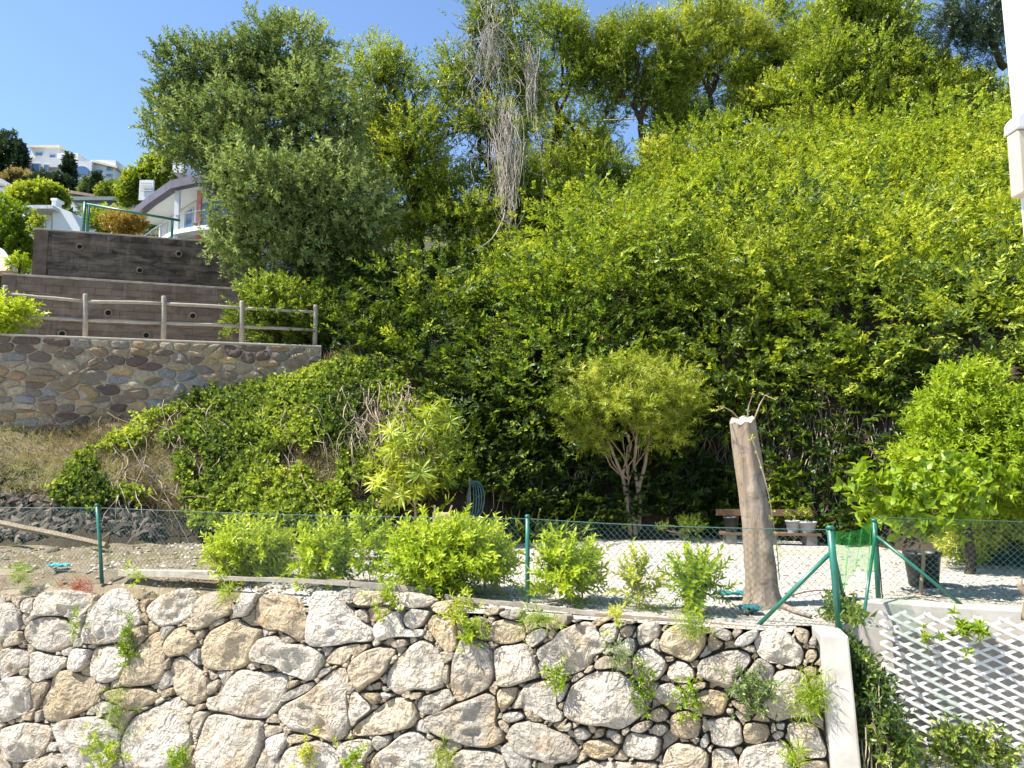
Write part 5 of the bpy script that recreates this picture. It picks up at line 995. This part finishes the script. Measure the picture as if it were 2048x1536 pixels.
# shrubs behind the wooden fence and in the shade beyond it
def shrub(name, label, base, lobes, n, sprigs, mat, r0=.03, cat='shrub', group=None, **kw): return tree(name, label, base, lobes, n, sprigs, mat, kw.pop('bark', M_BARKT), r0, group, cat, **kw)
shrub('green_shrub', 'leafy shrub behind the right end of the wooden fence', at(540, 690, 19.8), [(545, 630, 70, 60, 20), (590, 650, 55, 45, 20.2), (510, 655, 45, 35, 19.9)], 1500, S_SMALL, L_TREE, tint=.35)
shrub('green_shrub', 'bright lime shrub at the far left end of the wooden fence', at(20, 668, 17.9), [(15, 640, 45, 28, 17.8), (-30, 645, 40, 30, 17.8)], 420, S_SMALL, L_LIME, tint=.75)
# feathery round-headed tree on the terrace
BT = onz(1268, 1077); DB = BT[1]
tree('feathery_tree', 'round-headed feathery tree with several pale stems on the gravel', BT,
     [(1175, 780, 78, 60, DB - .3), (1320, 768, 84, 56, DB - .2), (1245, 755, 90, 45, DB), (1350, 825, 58, 60, DB), (1150, 835, 52, 58, DB), (1250, 810, 85, 48, DB - .6), (1320, 860, 50, 40, DB - .4), (1185, 875, 40, 32, DB)], 2400, S_NEEDLE, L_FEATH, M_BARKT, .032, None, tint=.60, gap=-.35, scale=(.55, .95), up=.3, twigs=5, split=5, trunk_to=at(1258, 960, DB))
ft = [o for o in COL.objects if o.name.startswith('feathery_tree')][0]; m = MB()
for pts in ([(1272, 1070), (1262, 1000), (1240, 940), (1215, 880), (1195, 830)], [(1262, 1075), (1255, 1010), (1245, 950), (1262, 890), (1240, 830), (1225, 780)], [(1278, 1068), (1280, 1000), (1268, 930), (1275, 860), (1262, 800)], [(1272, 1000), (1290, 930), (1300, 860), (1310, 800)]):
    P = np.array([at(x, y, DB + U(-.15, .15)) for x, y in pts]); m.tube(P, np.linspace(.052, .022, len(P)), 8, False)
m.build('stem', M_BARKT, ft, True)
# young leafy shrubs along the wire fence
G = 'young leafy shrubs planted along the wire fence'
def fshrub(label, x0, x1, y0, y1, n, mat=L_LIME, tint=.74, off=.45, sc=(.65, 1.05), sp=None, lob=None):
    xm = (x0 + x1) / 2; p = onplane(xm, y1, FA - FN * off, FN); p = onz(xm, y1, 0) if p[2] < -.05 else p; D = p[1]; base = p * [1, 1, 0]
    rx = (x1 - x0) / 2 * .84; y0 = y0 + 14; ry = (y1 - y0) / 2 * .92; lob = lob or [(xm, (y0 + y1) / 2, rx * .9, ry, D), (xm - rx * .45, y0 + ry * 1.1, rx * .5, ry * .75, D), (xm + rx * .45, y0 + ry * 1.05, rx * .5, ry * .75, D + .05)]
    shrub('leafy_shrub', label, base, lob, n, sp or S_SHRUB, mat, .012, 'shrub', G, tint=tint, scale=sc, gap=-.5, up=.6, twigs=9, power=2.0)
fshrub('dense leafy shrub nearest the left fence post, right of the kerb block', 425, 585, 1045, 1165, 330)
fshrub('medium leafy shrub second from the left along the wire fence', 590, 715, 1052, 1165, 170)
fshrub('thin upright leafy sapling left of the widest shrub', 722, 756, 1030, 1165, 45, sc=(.7, 1.0))
fshrub('widest dense leafy shrub left of the middle fence post', 770, 1042, 1040, 1190, 640)
fshrub('leafy shrub just right of the middle fence post', 1068, 1205, 1085, 1200, 160)
fshrub('small yellowing sapling between two green shrubs', 1245, 1312, 1110, 1215, 46, L_FEATH, .75, sc=(.6, .9))
fshrub('slender leafy shrub left of the tree stump', 1356, 1438, 1110, 1215, 80, sc=(.7, 1.0))
# star-leaved plant on the bank
BS = onz(860, 1062); DS = 15.2
shrub('star_leaved_plant', 'tall plant with starry drooping leaf rosettes before the ivy bank', BS * [1, 0, 0] + [0, DS, 0], [(870, 850, 55, 45, DS), (800, 910, 55, 50, DS), (850, 950, 70, 60, DS), (790, 980, 40, 40, DS), (900, 890, 40, 50, DS)], 120, S_STAR, L_TREE, .03, 'plant', tint=.75, gap=-2, scale=(.9, 1.5), power=1.6)
# strap-leaved clump behind the wire fence
n = 60; c = onz(1075, 1082); P = c + np.stack([RNG.normal(0, .5, n), RNG.normal(0, .12, n), np.zeros(n)], 1); t_ = thing('strap_leaf_clump', c, 'clump of dark arching strap leaves below the hose', 'plant')
foliage('leaves', P, unit(np.array([0, 0, 1.0]) + RNG.normal(0, .3, (n, 3))), RNG.uniform(.7, 1.2, n), [sprig(4, .05, .75, .06, 2, 'rosette', 50, rs=140 + k, tipup=False, jitter=.5) for k in range(3)], L_HILL, t_, np.full(n, .45))
# right-hand group: narrow-leaved shrub, broad-leaved young tree, dark trunk
DR = 11.6; BR = onz(1930, 1150)
tree('narrow_leaf_tree', 'dense bright green narrow-leaved tree at the right', np.array([BR[0], BR[1], 0]), [(1935, 800, 55, 60, DR), (2005, 860, 80, 80, DR), (1905, 865, 65, 65, DR - .1), (1870, 930, 62, 50, DR), (1960, 930, 110, 80, DR - .1), (2050, 930, 90, 90, DR), (2045, 840, 60, 70, DR), (1985, 790, 40, 45, DR + .1)], 2900, S_SHRUBT, L_LIME, M_BARK, .085, None, tint=.55, gap=-.5, scale=(.6, 1.05), up=.5, twigs=7, trunk_to=at(1938, 1010, DR))
DT = 9.75; BT2 = onz(1838, 1165)
tree('broad_leaf_tree', 'young broad-leaved tree with heart-shaped leaves by the black tub', np.array([at(1838, 1100, DT)[0], DT, 0]), [(1830, 985, 70, 45, DT), (1900, 970, 70, 50, DT), (1780, 990, 50, 35, DT), (1720, 965, 26, 22, DT), (1850, 1022, 90, 32, DT), (1940, 950, 45, 35, DT), (1800, 1036, 45, 22, DT)], 235, S_BROAD, L_LIME, M_BARKT, .028, None, tint=.5, gap=-2, scale=(.6, .95), up=-.05, twigs=5, trunk_to=at(1840, 1075, DT))
shrub('yellow_shrub', 'small-leaved yellow-green shrub at the right behind the tub', onz(2000, 1110), [(2000, 1065, 65, 35, 12.4), (2050, 1080, 50, 40, 12.3), (1930, 1090, 40, 22, 12.5)], 800, S_WEED, L_FEATH, tint=.6, scale=(1.2, 2.0), gap=-.3)
shrub('dark_shrub', 'dark glossy shrub above the yellow-green shrub at right', onz(2020, 1090), [(2020, 1010, 60, 50, 12.8), (2080, 980, 60, 60, 12.8)], 700, S_SMALL, L_IVY, tint=.55)
shrub('green_shrub', 'low leafy shrub behind the pots on the bench', onz(1640, 1060), [(1620, 975, 45, 40, 17.0), (1680, 990, 40, 45, 16.6), (1565, 985, 25, 22, 17)], 420, S_SMALL, L_TREE, tint=.45, scale=(.45, .8), gap=-.2)
shrub('green_shrub', 'small shrub on the gravel edge left of the stump', onz(1390, 1078), [(1380, 1058, 24, 14, 16), (1340, 1064, 16, 10, 16)], 110, S_SMALL, L_TREE, tint=.4, scale=(.35, .6))
for lab, x, y, dx in (('potted sprout in the white pot right of the stump', 1588, 1035, 14), ('dry potted plant in the pale grey round pot', 1615, 1030, 20)):
    q = at(x, y, c0[1]); P = q + RNG.normal(0, .07, (14, 3)); o = thing('potted_plant', q, lab, 'potted plant'); foliage('leaves', P, unit(np.array([0, 0, 1.]) + RNG.normal(0, .5, (14, 3))), RNG.uniform(.8, 1.6, 14), S_WEED, L_FEATH if 'dry' in lab else L_LIME, o, np.full(14, .6))

q = np.vstack([CS[::1] + RNG.normal(0, .02, CS.shape), np.array([at(x, y, D0 - .02) for x, y in ((1432, 822), (1440, 818), (1452, 812), (1548, 798), (1530, 790), (1505, 792), (1470, 792), (1490, 850), (1500, 855))])]); foliage('sprout_leaves', q, unit(np.array([0, -.4, .5]) + RNG.normal(0, .5, q.shape)), RNG.uniform(.35, .7, len(q)), S_WEED, L_FEATH, st, np.full(len(q), .85), .15)
# ------------------------------------------------------------------ ivy over the pier and return wall, ferns on the trellis
pv = thing('creeper', pp(wdt + .12, .5, -1.2), 'mass of creeper hanging down between white pier and trellis', 'creeper')
n = 2000; u = RNG.random(n) * 1.15; z = zt + .16 - (RNG.random(n) ** .9) * 2.3; bfrac = RNG.random(n)
# hangs from the top of the return wall over its right side
P = np.array([pp(wdt + .02 + (.10 + .30 * min(1, -min(zz - zt, 0) / 1.2)) * a_ , .10 + 1.05 * b_, zz) for a_, b_, zz in zip(u, bfrac, z)]); P += RNG.normal(0, .03, P.shape)
kp = vnoise(P * 2.5, 61) > -.35; P = P[kp]
foliage('leaves', P, unit(np.array([.3, -.9, .25]) + RNG.normal(0, .55, P.shape)), RNG.uniform(.6, 1.25, len(P)), [sprig(8, .16, .09, .036, 1, 'spiral', 65, rs=150 + k) for k in range(4)], L_IVY, pv, .60 + .3 * vnoise(P * 2, 62), .22)
m = MB()
for i in range(110):
    a_ = pp(wdt + U(.02, .30), U(.05, .8), zt - U(.2, 1.2)); m.tube(bend(a_, a_ + [U(-.1, .15), U(-.15, .05), -U(.4, 1.1)], 9, .12), np.linspace(.007, .004, 9), 3, False)
m.build('stems', M_TWIG, pv)
def tuft(name, label, px, py, plane, n, w, h, sprigs, mat, tint=.55, sc=(.7, 1.2), group=None, cat='weed', droop=.0):
    p = onplane(px, py, *plane); w, h = w * p[1] / FPX, h * p[1] / FPX; nn_ = np.asarray(plane[1]); ud_ = FDIR
    P = p + ud_ * (RNG.normal(0, w * .33, n))[:, None] + np.array([0, 0, 1.0]) * (RNG.normal(0, h * .33, n))[:, None] + nn_ * (RNG.random(n) * .08)[:, None]
    o = thing(name, p, label, cat, group); foliage('leaves', P, unit(nn_ * .55 + np.array([0, 0, .6 - droop]) + RNG.normal(0, .45, P.shape)), RNG.uniform(*sc, n), sprigs, mat, o, np.full(n, tint), .2); return o
WPL = (WP0 + WN * .06, WN); TPL = (O + ln * .03, ln)
S_FERN = [sprig(8, .12, .14, .045, 2, 'rosette', 60, rs=160 + k, tipup=False, jitter=.5) for k in range(3)]
tuft('fern', 'big green fern clump growing through the trellis', 1940, 1268, TPL, 22, 75, 40, S_FERN, L_LIME, .45, (.6, 1.0), 'ferns in the trellis', 'fern'); tuft('fern', 'small fern clump in the trellis next to the creeper', 1858, 1274, TPL, 8, 28, 26, S_FERN, L_LIME, .45, (.45, .7), 'ferns in the trellis', 'fern')
tuft('trellis_climber', 'dark leafy climber at the bottom of the trellis', 1940, 1500, TPL, 150, 140, 70, [sprig(8, .2, .085, .04, 2, 'spiral', 65, rs=170 + k) for k in range(3)], L_IVY, .7, (.6, 1.1), None, 'climber')
G = 'weeds growing in the joints of the boulder wall'
S_GRS = [sprig(9, .03, .16, .009, 1, 'rosette', 50, rs=180 + k, tipup=False, jitter=.6) for k in range(3)]
for lab, x, y, w, h, n, sp, mt, tn in (
    ('narrow weed strand beside the second big boulder at upper left', 262, 1285, 26, 95, 60, S_WEED, L_LIME, .35), ('feathery weed tuft hanging over the lower left boulders', 238, 1425, 60, 80, 60, S_GRS, L_LIME, .3),
    ('bright leafy weed at the bottom left corner', 215, 1510, 70, 50, 60, S_WEED, L_LIME, .65), ('small weed at the bottom beside the large white boulder', 365, 1520, 45, 40, 40, S_WEED, L_LIME, .4),
    ('tiny weed in the joint near the far left boulders', 160, 1255, 16, 40, 16, S_WEED, L_LIME, .4), ('leafy weed spilling over the wall top under the widest shrub', 780, 1195, 45, 50, 46, S_WEED, L_LIME, .6),
    ('bright weed above the tall grey boulder near the wall centre', 950, 1270, 50, 46, 46, S_WEED, L_LIME, .6), ('grassy weed tuft below the long edging board', 1078, 1245, 55, 36, 40, S_GRS, L_LIME, .5),
    ('dark weed in the joint right of the largest boulder', 1290, 1380, 34, 60, 40, S_WEED, L_LIME, .2), ('upright weed left of the square white stone', 1378, 1400, 26, 70, 40, S_WEED, L_LIME, .45),
    ('grey-green weed bush in front of the right boulders', 1502, 1380, 60, 70, 80, S_WEED, L_OLIVE, .5), ('wispy green weed tuft beside the white pier', 1620, 1395, 55, 70, 70, S_GRS, L_LIME, .55),
    ('grassy weed under the right end of the edging boards', 1385, 1255, 45, 40, 36, S_GRS, L_LIME, .45), ('weed hanging between two boulders below the wall centre', 1118, 1365, 30, 40, 26, S_WEED, L_LIME, .5),
    ('small weed tuft at the bottom near the orange boulder', 718, 1520, 40, 50, 30, S_WEED, L_LIME, .5), ('weed tuft at the bottom centre of the wall', 895, 1520, 40, 50, 36, S_GRS, L_FEATH, .5),
    ('bright grass tuft at the bottom right boulders', 1590, 1510, 26, 40, 24, S_GRS, L_LIME, .6), ('small grass tuft on the wall top by the pale triangular boulder', 458, 1195, 30, 26, 22, S_GRS, L_LIME, .6),
    ('yellow flowering weed under the thin edging board', 1236, 1238, 22, 30, 18, S_WEED, L_FEATH, .9), ('thin weed tuft in the joint above the round boulder', 1245, 1315, 36, 46, 30, S_GRS, L_OLIVE, .5),
    ('dry yellow weed at the wall top under the middle post', 930, 1228, 60, 44, 44, S_WEED, L_FEATH, .75), ('weed on the wall top at the far left', 50, 1150, 44, 40, 50, S_GRS, L_LIME, .4),
    ('sprout in front of the concrete kerb block', 278, 1150, 26, 34, 14, S_WEED, L_LIME, .7), ('leafy weed on the orange boulder at the bottom', 615, 1512, 28, 36, 18, S_WEED, L_FEATH, .8)):
    pl = WPL if y > 1190 else (FA + FN * .15, FN)
    tuft('weed_tuft', lab, x, y, pl, n, w, h, sp, mt, tn, (.6, 1.15), G)
tuft('red_succulent', 'reddish spiky plant on the wall top below the left post', 165, 1172, (FA + FN * .2, FN), 60, 75, 26, S_GRS, L_RED, .4, (.5, .9), None, 'plant', .3)
# pink flowers and dead heads on the ridge
P = np.array([onhill(U(1440, 1600), U(190, 240)) + [0, -.5, .4] for _ in range(26)]); o = foliage('pink_flowers', P, rdir(26), RNG.uniform(.5, .9, 26), S_WEED, L_PINK); tag(o, 'sparse pink blossoms among the ridge bushes', None, None, 'stuff')
o = MB().tube([at(1090, 246, 33), at(1300, 236, 33.5)], .025, 6).build('ridge_rail', plain('pale_rail', (.6, .56, .42), .5), None); tag(o, 'pale horizontal rail seen through the ridge trees', 'rail')
# ------------------------------------------------------------------ far slope with houses at the upper left
fx, fy = np.meshgrid(np.linspace(-150, 20, 70), np.linspace(33, 220, 60))
fz = np.interp(fy, [33, 45, 60, 85, 120, 150, 175, 220], [9.5, 12.5, 18.5, 28, 42, 57, 66, 60]) + np.clip(-(fx + fy * .56) * .06, -6, 6) + 2.2 * fbm(np.stack([fx * .05, fy * .05, fx * 0], -1), 71, 3)
o = put('far_slope', fast_mesh('far_slope', *grid_mesh(fx, fy, fz), None, True), soil_mat('far_scrub', (.05, .065, .03), (.13, .12, .07), .12)); tag(o, 'distant green slope carrying the villas', None, None, 'structure')
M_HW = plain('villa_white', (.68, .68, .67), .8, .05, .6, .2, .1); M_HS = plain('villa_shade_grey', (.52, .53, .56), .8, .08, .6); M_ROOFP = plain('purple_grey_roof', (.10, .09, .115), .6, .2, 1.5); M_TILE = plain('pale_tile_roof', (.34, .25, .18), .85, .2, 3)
t = NT('window_glass'); t.base((.10, .19, .32), .08, .6); M_GLASS = t.m; M_RAIL = plain('rail_grey', (.22, .24, .28), .5)
def pbox(m, x0, y0, x1, y1, D, dep, tilt=0.0):
    a, b = at(x0, y1, D), at(x1, y0, D); m.box(((a + b) / 2 + [0, dep / 2, 0]), (b[0] - a[0], dep, b[2] - a[2])); return m
def window(par, x0, y0, x1, y1, D, name='window'):
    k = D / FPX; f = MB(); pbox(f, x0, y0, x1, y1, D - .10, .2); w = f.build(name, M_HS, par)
    g = MB(); e = .12; a, b = at(x0, y1, D - .12), at(x1, y0, D - .12); g.box((a + b) / 2, (b[0] - a[0] - 2 * e, .04, b[2] - a[2] - 2 * e)); p = g.build('pane', M_GLASS, w); p.matrix_parent_inverse = Matrix.Identity(4) if False else Matrix.Identity(4)
    return w
def villa(name, label, base, group='white villas on the far slope'): return thing(name, base, label, 'house', group, 'thing')
D = 140
v = villa('villa', 'highest white villa with stepped terraces on the skyline', at(140, 400, D))
for x0, y0, x1, y1, d, n in ((58, 292, 118, 350, D + 2, 'upper_block'), (112, 306, 156, 345, D + 1, 'side_block'), (46, 316, 125, 334, D - 2, 'terrace_parapet'), (60, 333, 130, 400, D - 1, 'lower_block')): pbox(MB(), x0, y0, x1, y1, d, 9).build(n, M_HW, v)
pbox(MB(), 56, 290, 120, 294, D + 1.4, 10).build('roof_slab', plain('cream_coping', (.72, .64, .5)), v)
for q in ((62, 326, 80, 345), (86, 328, 96, 342), (70, 304, 86, 312), (98, 309, 112, 316)): window(v, *q, D - 2.1 if q[1] > 320 else D + 1.9)
v = villa('villa', 'white villa with a wide arched window below the skyline', at(185, 400, D - 4))
for x0, y0, x1, y1, d, n in ((142, 322, 184, 400, D - 5, 'bay_block'), (182, 320, 232, 400, D - 4, 'main_block'), (228, 343, 262, 400, D - 2, 'end_block')): pbox(MB(), x0, y0, x1, y1, d, 8).build(n, M_HW, v)
a, b = at(180, 321, D - 4.4), at(234, 334, D - 4.4); MB().prism([at(180, 323, D - 4.6), at(234, 336, D - 4.6), at(234, 332, D - 4.6), at(184, 319, D - 4.6)], (0, 9, 0)).build('roof_slab', plain('cream_coping', (.72, .64, .5)), v)
m = MB(); ar = [at(149, 347, D - 5.3), at(177, 350, D - 5.3)] + [at(163 + 14 * math.cos(q), 338 - 8 * math.sin(q) + 2, D - 5.3) for q in np.linspace(0, math.pi, 9)]; m.prism(ar, (0, .25, 0)); m.build('arched_window', M_GLASS, v)
for q in ((190, 338, 202, 350), (211, 347, 224, 353), (212, 332, 224, 341)): window(v, *q, D - 4.1)
D = 88
v = villa('villa', 'low house with pale tiled roof and blue window band', at(200, 440, D)); pbox(MB(), 140, 397, 272, 450, D, 7).build('wall', M_HW, v)
MB().prism([at(126, 378, D - 1), at(190, 389, D - 1), at(190, 394, D - 1), at(126, 384, D - 1)], (0, 9, 0)).build('roof', M_TILE, v); pbox(MB(), 140, 393, 274, 400, D - 1, 9).build('eave', plain('grey_green_eave', (.22, .25, .23)), v)
for q in ((212, 402, 228, 418), (231, 402, 246, 418), (250, 403, 266, 416), (165, 405, 190, 420)): window(v, *q, D - .02)
D = 78
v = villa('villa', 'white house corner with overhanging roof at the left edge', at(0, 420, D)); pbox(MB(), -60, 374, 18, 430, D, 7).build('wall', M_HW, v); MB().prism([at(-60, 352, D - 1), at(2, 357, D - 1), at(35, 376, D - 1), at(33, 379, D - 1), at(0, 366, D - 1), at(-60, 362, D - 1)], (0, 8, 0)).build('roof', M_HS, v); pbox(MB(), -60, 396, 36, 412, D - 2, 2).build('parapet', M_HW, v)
D = 58
v = villa('villa', 'nearest white house with flat grey eave and stepped gable', at(100, 470, D)); pbox(MB(), 42, 416, 105, 480, D, 7).build('wall', M_HW, v); MB().prism([at(105, 410, D - .6), at(142, 424, D - .6), at(160, 456, D - .6), at(160, 480, D - .6), at(105, 480, D - .6)], (0, 8, 0)).build('gable', M_HW, v)
pbox(MB(), 26, 410, 106, 417, D - 1.4, 9).build('eave', plain('pale_grey_eave', (.55, .57, .57)), v); window(v, 68, 437, 91, 456, D - .02); pbox(MB(), 103, 398, 112, 412, D, .8).build('chimney', M_HW, v); pbox(MB(), 101, 396, 114, 400, D - .1, 1.0).build('chimney_cap', M_HW, v)
# apartment block with a sweeping dark roof; its front follows a bend in plan
ap = villa('apartment_block', 'white apartment block with sweeping purple-grey roof and balconies', at(350, 500, 46), None)
ZE = at(430, 352, 45)[2]
def plan(px, py): d = ray(px, py); return EYE + d * ((ZE - EYE[2]) / d[2])
PL = [plan(262, 432), plan(300, 399), plan(345, 368), plan(395, 357), plan(470, 350)]; PL = [p * [1, 1, 0] for p in PL]
def strip(pl, off, z0, z1, th):
    m = MB(); pl = np.array(pl); T_ = unit(np.gradient(pl, axis=0)); Nr = np.stack([-T_[:, 1], T_[:, 0], T_[:, 0] * 0], 1); Nr = np.where((Nr[:, 1] < 0)[:, None], Nr, -Nr); q0_ = pl - Nr * off; q1_ = q0_ - Nr * th; n = len(pl)
    V = np.vstack([q0_ + [0, 0, z0], q1_ + [0, 0, z0], q1_ + [0, 0, z1], q0_ + [0, 0, z1]]); F = [(k * n + i, k * n + i + 1, ((k + 1) % 4) * n + i + 1, ((k + 1) % 4) * n + i) for k in range(4) for i in range(n - 1)] + [(0, n, 2 * n, 3 * n), (n - 1, 2 * n - 1, 3 * n - 1, 4 * n - 1)]; return m.add(V, F)
strip(PL, 0, ZE - .30, ZE + .15, 9).build('roof', M_HW, ap); strip(PL, -.12, ZE - .32, ZE + .22, .5).build('roof_edge', M_ROOFP, ap); strip(PL, .38, ZE + .17, ZE + .21, 8).build('roof_cover', M_ROOFP, ap)
for k in range(3):
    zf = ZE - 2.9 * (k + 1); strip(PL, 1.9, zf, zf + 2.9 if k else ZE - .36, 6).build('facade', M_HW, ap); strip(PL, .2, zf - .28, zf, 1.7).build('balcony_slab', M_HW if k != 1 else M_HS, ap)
    strip(PL, .3, zf + .95, zf + 1.0, .05).build('handrail', M_RAIL, ap)
    T_ = np.array(PL); seg = [(T_[i] + (T_[i + 1] - T_[i]) * f) for i in range(4) for f in np.linspace(0, 1, 9)[:-1]]
    for s_ in seg[::2]: MB().box(s_ + [0, .36, zf + .5], (.035, .035, 1.0)).build('baluster', M_RAIL, ap)
    for i, f in ((1, .5), (2, .35), (2, .85), (3, .4)):
        c_ = T_[i] + (T_[i + 1] - T_[i]) * f; dd = unit(T_[i + 1] - T_[i]); nn2 = np.array([dd[1], -dd[0], 0]); nn2 = nn2 if nn2[1] < 0 else -nn2; c_ = c_ - nn2 * 1.88
        o = MB().box(c_ + [0, 0, zf + 1.15], (1.4, .16, 2.1), math.atan2(dd[1], dd[0])).build('balcony_door', M_HS, ap); MB().box(c_ + nn2 * .09 + [0, 0, zf + 1.15], (1.15, .03, 1.85), math.atan2(dd[1], dd[0])).build('pane', M_GLASS, o)
    MB().box(T_[2] + (T_[3] - T_[2]) * .1 + [0, .5, zf + 1.35], (.28, .28, 2.7)).build('pillar', M_HW, ap); MB().box(T_[2] + (T_[3] - T_[2]) * .8 + [0, 1.2, zf + 1.3], (.25, .25, 2.6)).build('pillar', plain('salmon_paint', (.55, .22, .16)), ap)
a, b = at(353, 352, 47), at(378, 322, 47); MB().box((a + b) / 2, (b[0] - a[0], 1.2, b[2] - a[2])).build('chimney', M_HW, ap)
m = MB(); pbox(m, 277, 360, 307, 400, 56, .2); wl = m.build('slatted_screen', M_HW, None); tag(wl, 'white slatted roof screen left of the apartment block', 'screen')
for k in range(4): pbox(MB(), 281, 365 + k * 5, 303, 367 + k * 5, 55.9, .05).build('slat', M_HS, wl)
# terracotta roof corner at the far left, below the wall tops
rf_ = thing('roof_corner', at(0, 545, 27), 'corner of a pale tiled roof beside the upper dark wall', 'roof', kind='thing'); MB().prism([at(-60, 478, 27), at(2, 502, 27), at(30, 540, 26), at(-60, 545, 26)], (0, .25, -.1)).build('tile_slope', M_TILE, rf_); MB().tube([at(-20, 490, 26.9), at(4, 502, 26.9), at(31, 540, 25.9)], .08, 6).build('ridge_edge', M_HS, rf_)
# trees and bushes of the far slope
G = 'trees and bushes on the far slope'
def farbush(name, label, x, y, rx, ry, D, n, mat, tint, cat='tree', base=None, sp=None, sc=1.0, lobes=None):
    tree(name, label, at(x, y + ry * 1.05, D), lobes or [(x, y, rx, ry, D), (x - rx * .4, y + ry * .25, rx * .6, ry * .7, D), (x + rx * .4, y + ry * .2, rx * .6, ry * .7, D)], n, sp or S_FAR, mat, M_BARK, .004 * D * .5, G, cat, scale=(sc * .8, sc * 1.3), tint=tint, gap=-.5, twigs=4, nfreq=.4)
farbush('pine_tree', 'dark pine on the skyline at the far left edge', 8, 320, 32, 55, 135, 900, L_PINE, .5, sc=2.0); farbush('cypress_tree', 'slim dark cypress left of the highest villa', 42, 312, 9, 24, 132, 260, L_PINE, .4, sc=1.4, lobes=[(42, 318, 9, 22, 132), (42, 300, 5, 16, 132)])
farbush('cypress_tree', 'dark cypress in front of the arched window villa', 136, 352, 12, 36, 125, 420, L_PINE, .4, sc=1.5, lobes=[(136, 360, 13, 26, 125), (137, 334, 6, 24, 125)]); farbush('cypress_tree', 'short dark cypress clump left of centre on the villa slope', 90, 366, 20, 16, 122, 520, L_PINE, .45, sc=1.6)
farbush('cypress_tree', 'dark conifer below the arched window villa', 118, 372, 22, 15, 118, 620, L_PINE, .45, sc=1.6); farbush('cypress_tree', 'narrow dark cypress above the pale tiled roof', 193, 372, 7, 24, 100, 240, L_PINE, .4, sc=1.1, lobes=[(193, 378, 7, 18, 100), (193, 362, 4, 16, 100)])
farbush('round_tree', 'grey-green round tree between cypresses and arched villa', 185, 378, 20, 14, 108, 520, L_OLIVE, .5, sc=1.4); farbush('round_tree', 'olive bush right of the pale tiled roof', 232, 386, 34, 14, 95, 520, L_FEATH, .2, sc=1.2)
farbush('round_tree', 'bright green rounded trees above the nearest white house', 80, 393, 50, 17, 76, 1500, L_TREE, .55, sc=1.1); farbush('round_tree', 'scrubby brown-green bush under the skyline villa', 40, 362, 28, 15, 128, 600, L_DRY, .35, sc=1.6)
farbush('round_tree', 'olive-yellow tree on the skyline by the grey-green tree', 300, 352, 48, 36, 72, 1300, L_TREE, .45, sc=1.1, lobes=[(285, 370, 34, 30, 72), (325, 345, 34, 34, 72), (350, 330, 26, 26, 72), (262, 385, 20, 20, 72)])
farbush('garden_bush', 'dark leafy bush at the left edge beside the upper dark wall', 25, 470, 50, 75, 30, 900, L_LIME, .25, 'bush', sc=.42, lobes=[(10, 440, 45, 45, 30), (38, 492, 22, 36, 30), (10, 500, 50, 40, 30)])
farbush('garden_bush', 'yellow-green bush over the left end of the upper wall', 72, 448, 8, 22, 29, 70, L_FEATH, .55, 'bush', sc=.35); farbush('garden_bush', 'small lime plant at the left foot of the upper wall', 38, 525, 18, 16, 26, 90, L_LIME, .7, 'bush', sc=.3)
farbush('garden_bush', 'green bush behind the railing on the upper wall', 215, 440, 40, 26, 29.5, 420, L_TREE, .5, 'bush', sc=.34); farbush('garden_bush', 'orange-leaved bush behind the green railing', 252, 445, 40, 24, 28.6, 420, L_ORANGE, .55, 'bush', sc=.3)
P = []; 
n = 1400; x = RNG.uniform(-75, -14, n); y = RNG.uniform(38, 160, n); zf_ = np.interp(y, [33, 45, 60, 85, 120, 150, 175, 220], [9.5, 12.5, 18.5, 28, 42, 57, 66, 60]) + np.clip(-(x + y * .56) * .06, -6, 6) + 2.2 * fbm(np.stack([x * .05, y * .05, x * 0], -1), 71, 3)
o = foliage('far_scrub', np.stack([x, y, zf_ + .2], 1), unit(np.array([0, -.3, 1.0]) + RNG.normal(0, .5, (n, 3))), RNG.uniform(1.2, 3.0, n), S_FAR, L_OLIVE, None, .4 + .3 * vnoise(np.stack([x, y, x * 0], 1) * .2, 81)); tag(o, 'low scrub covering the distant slope', None, None, 'stuff')
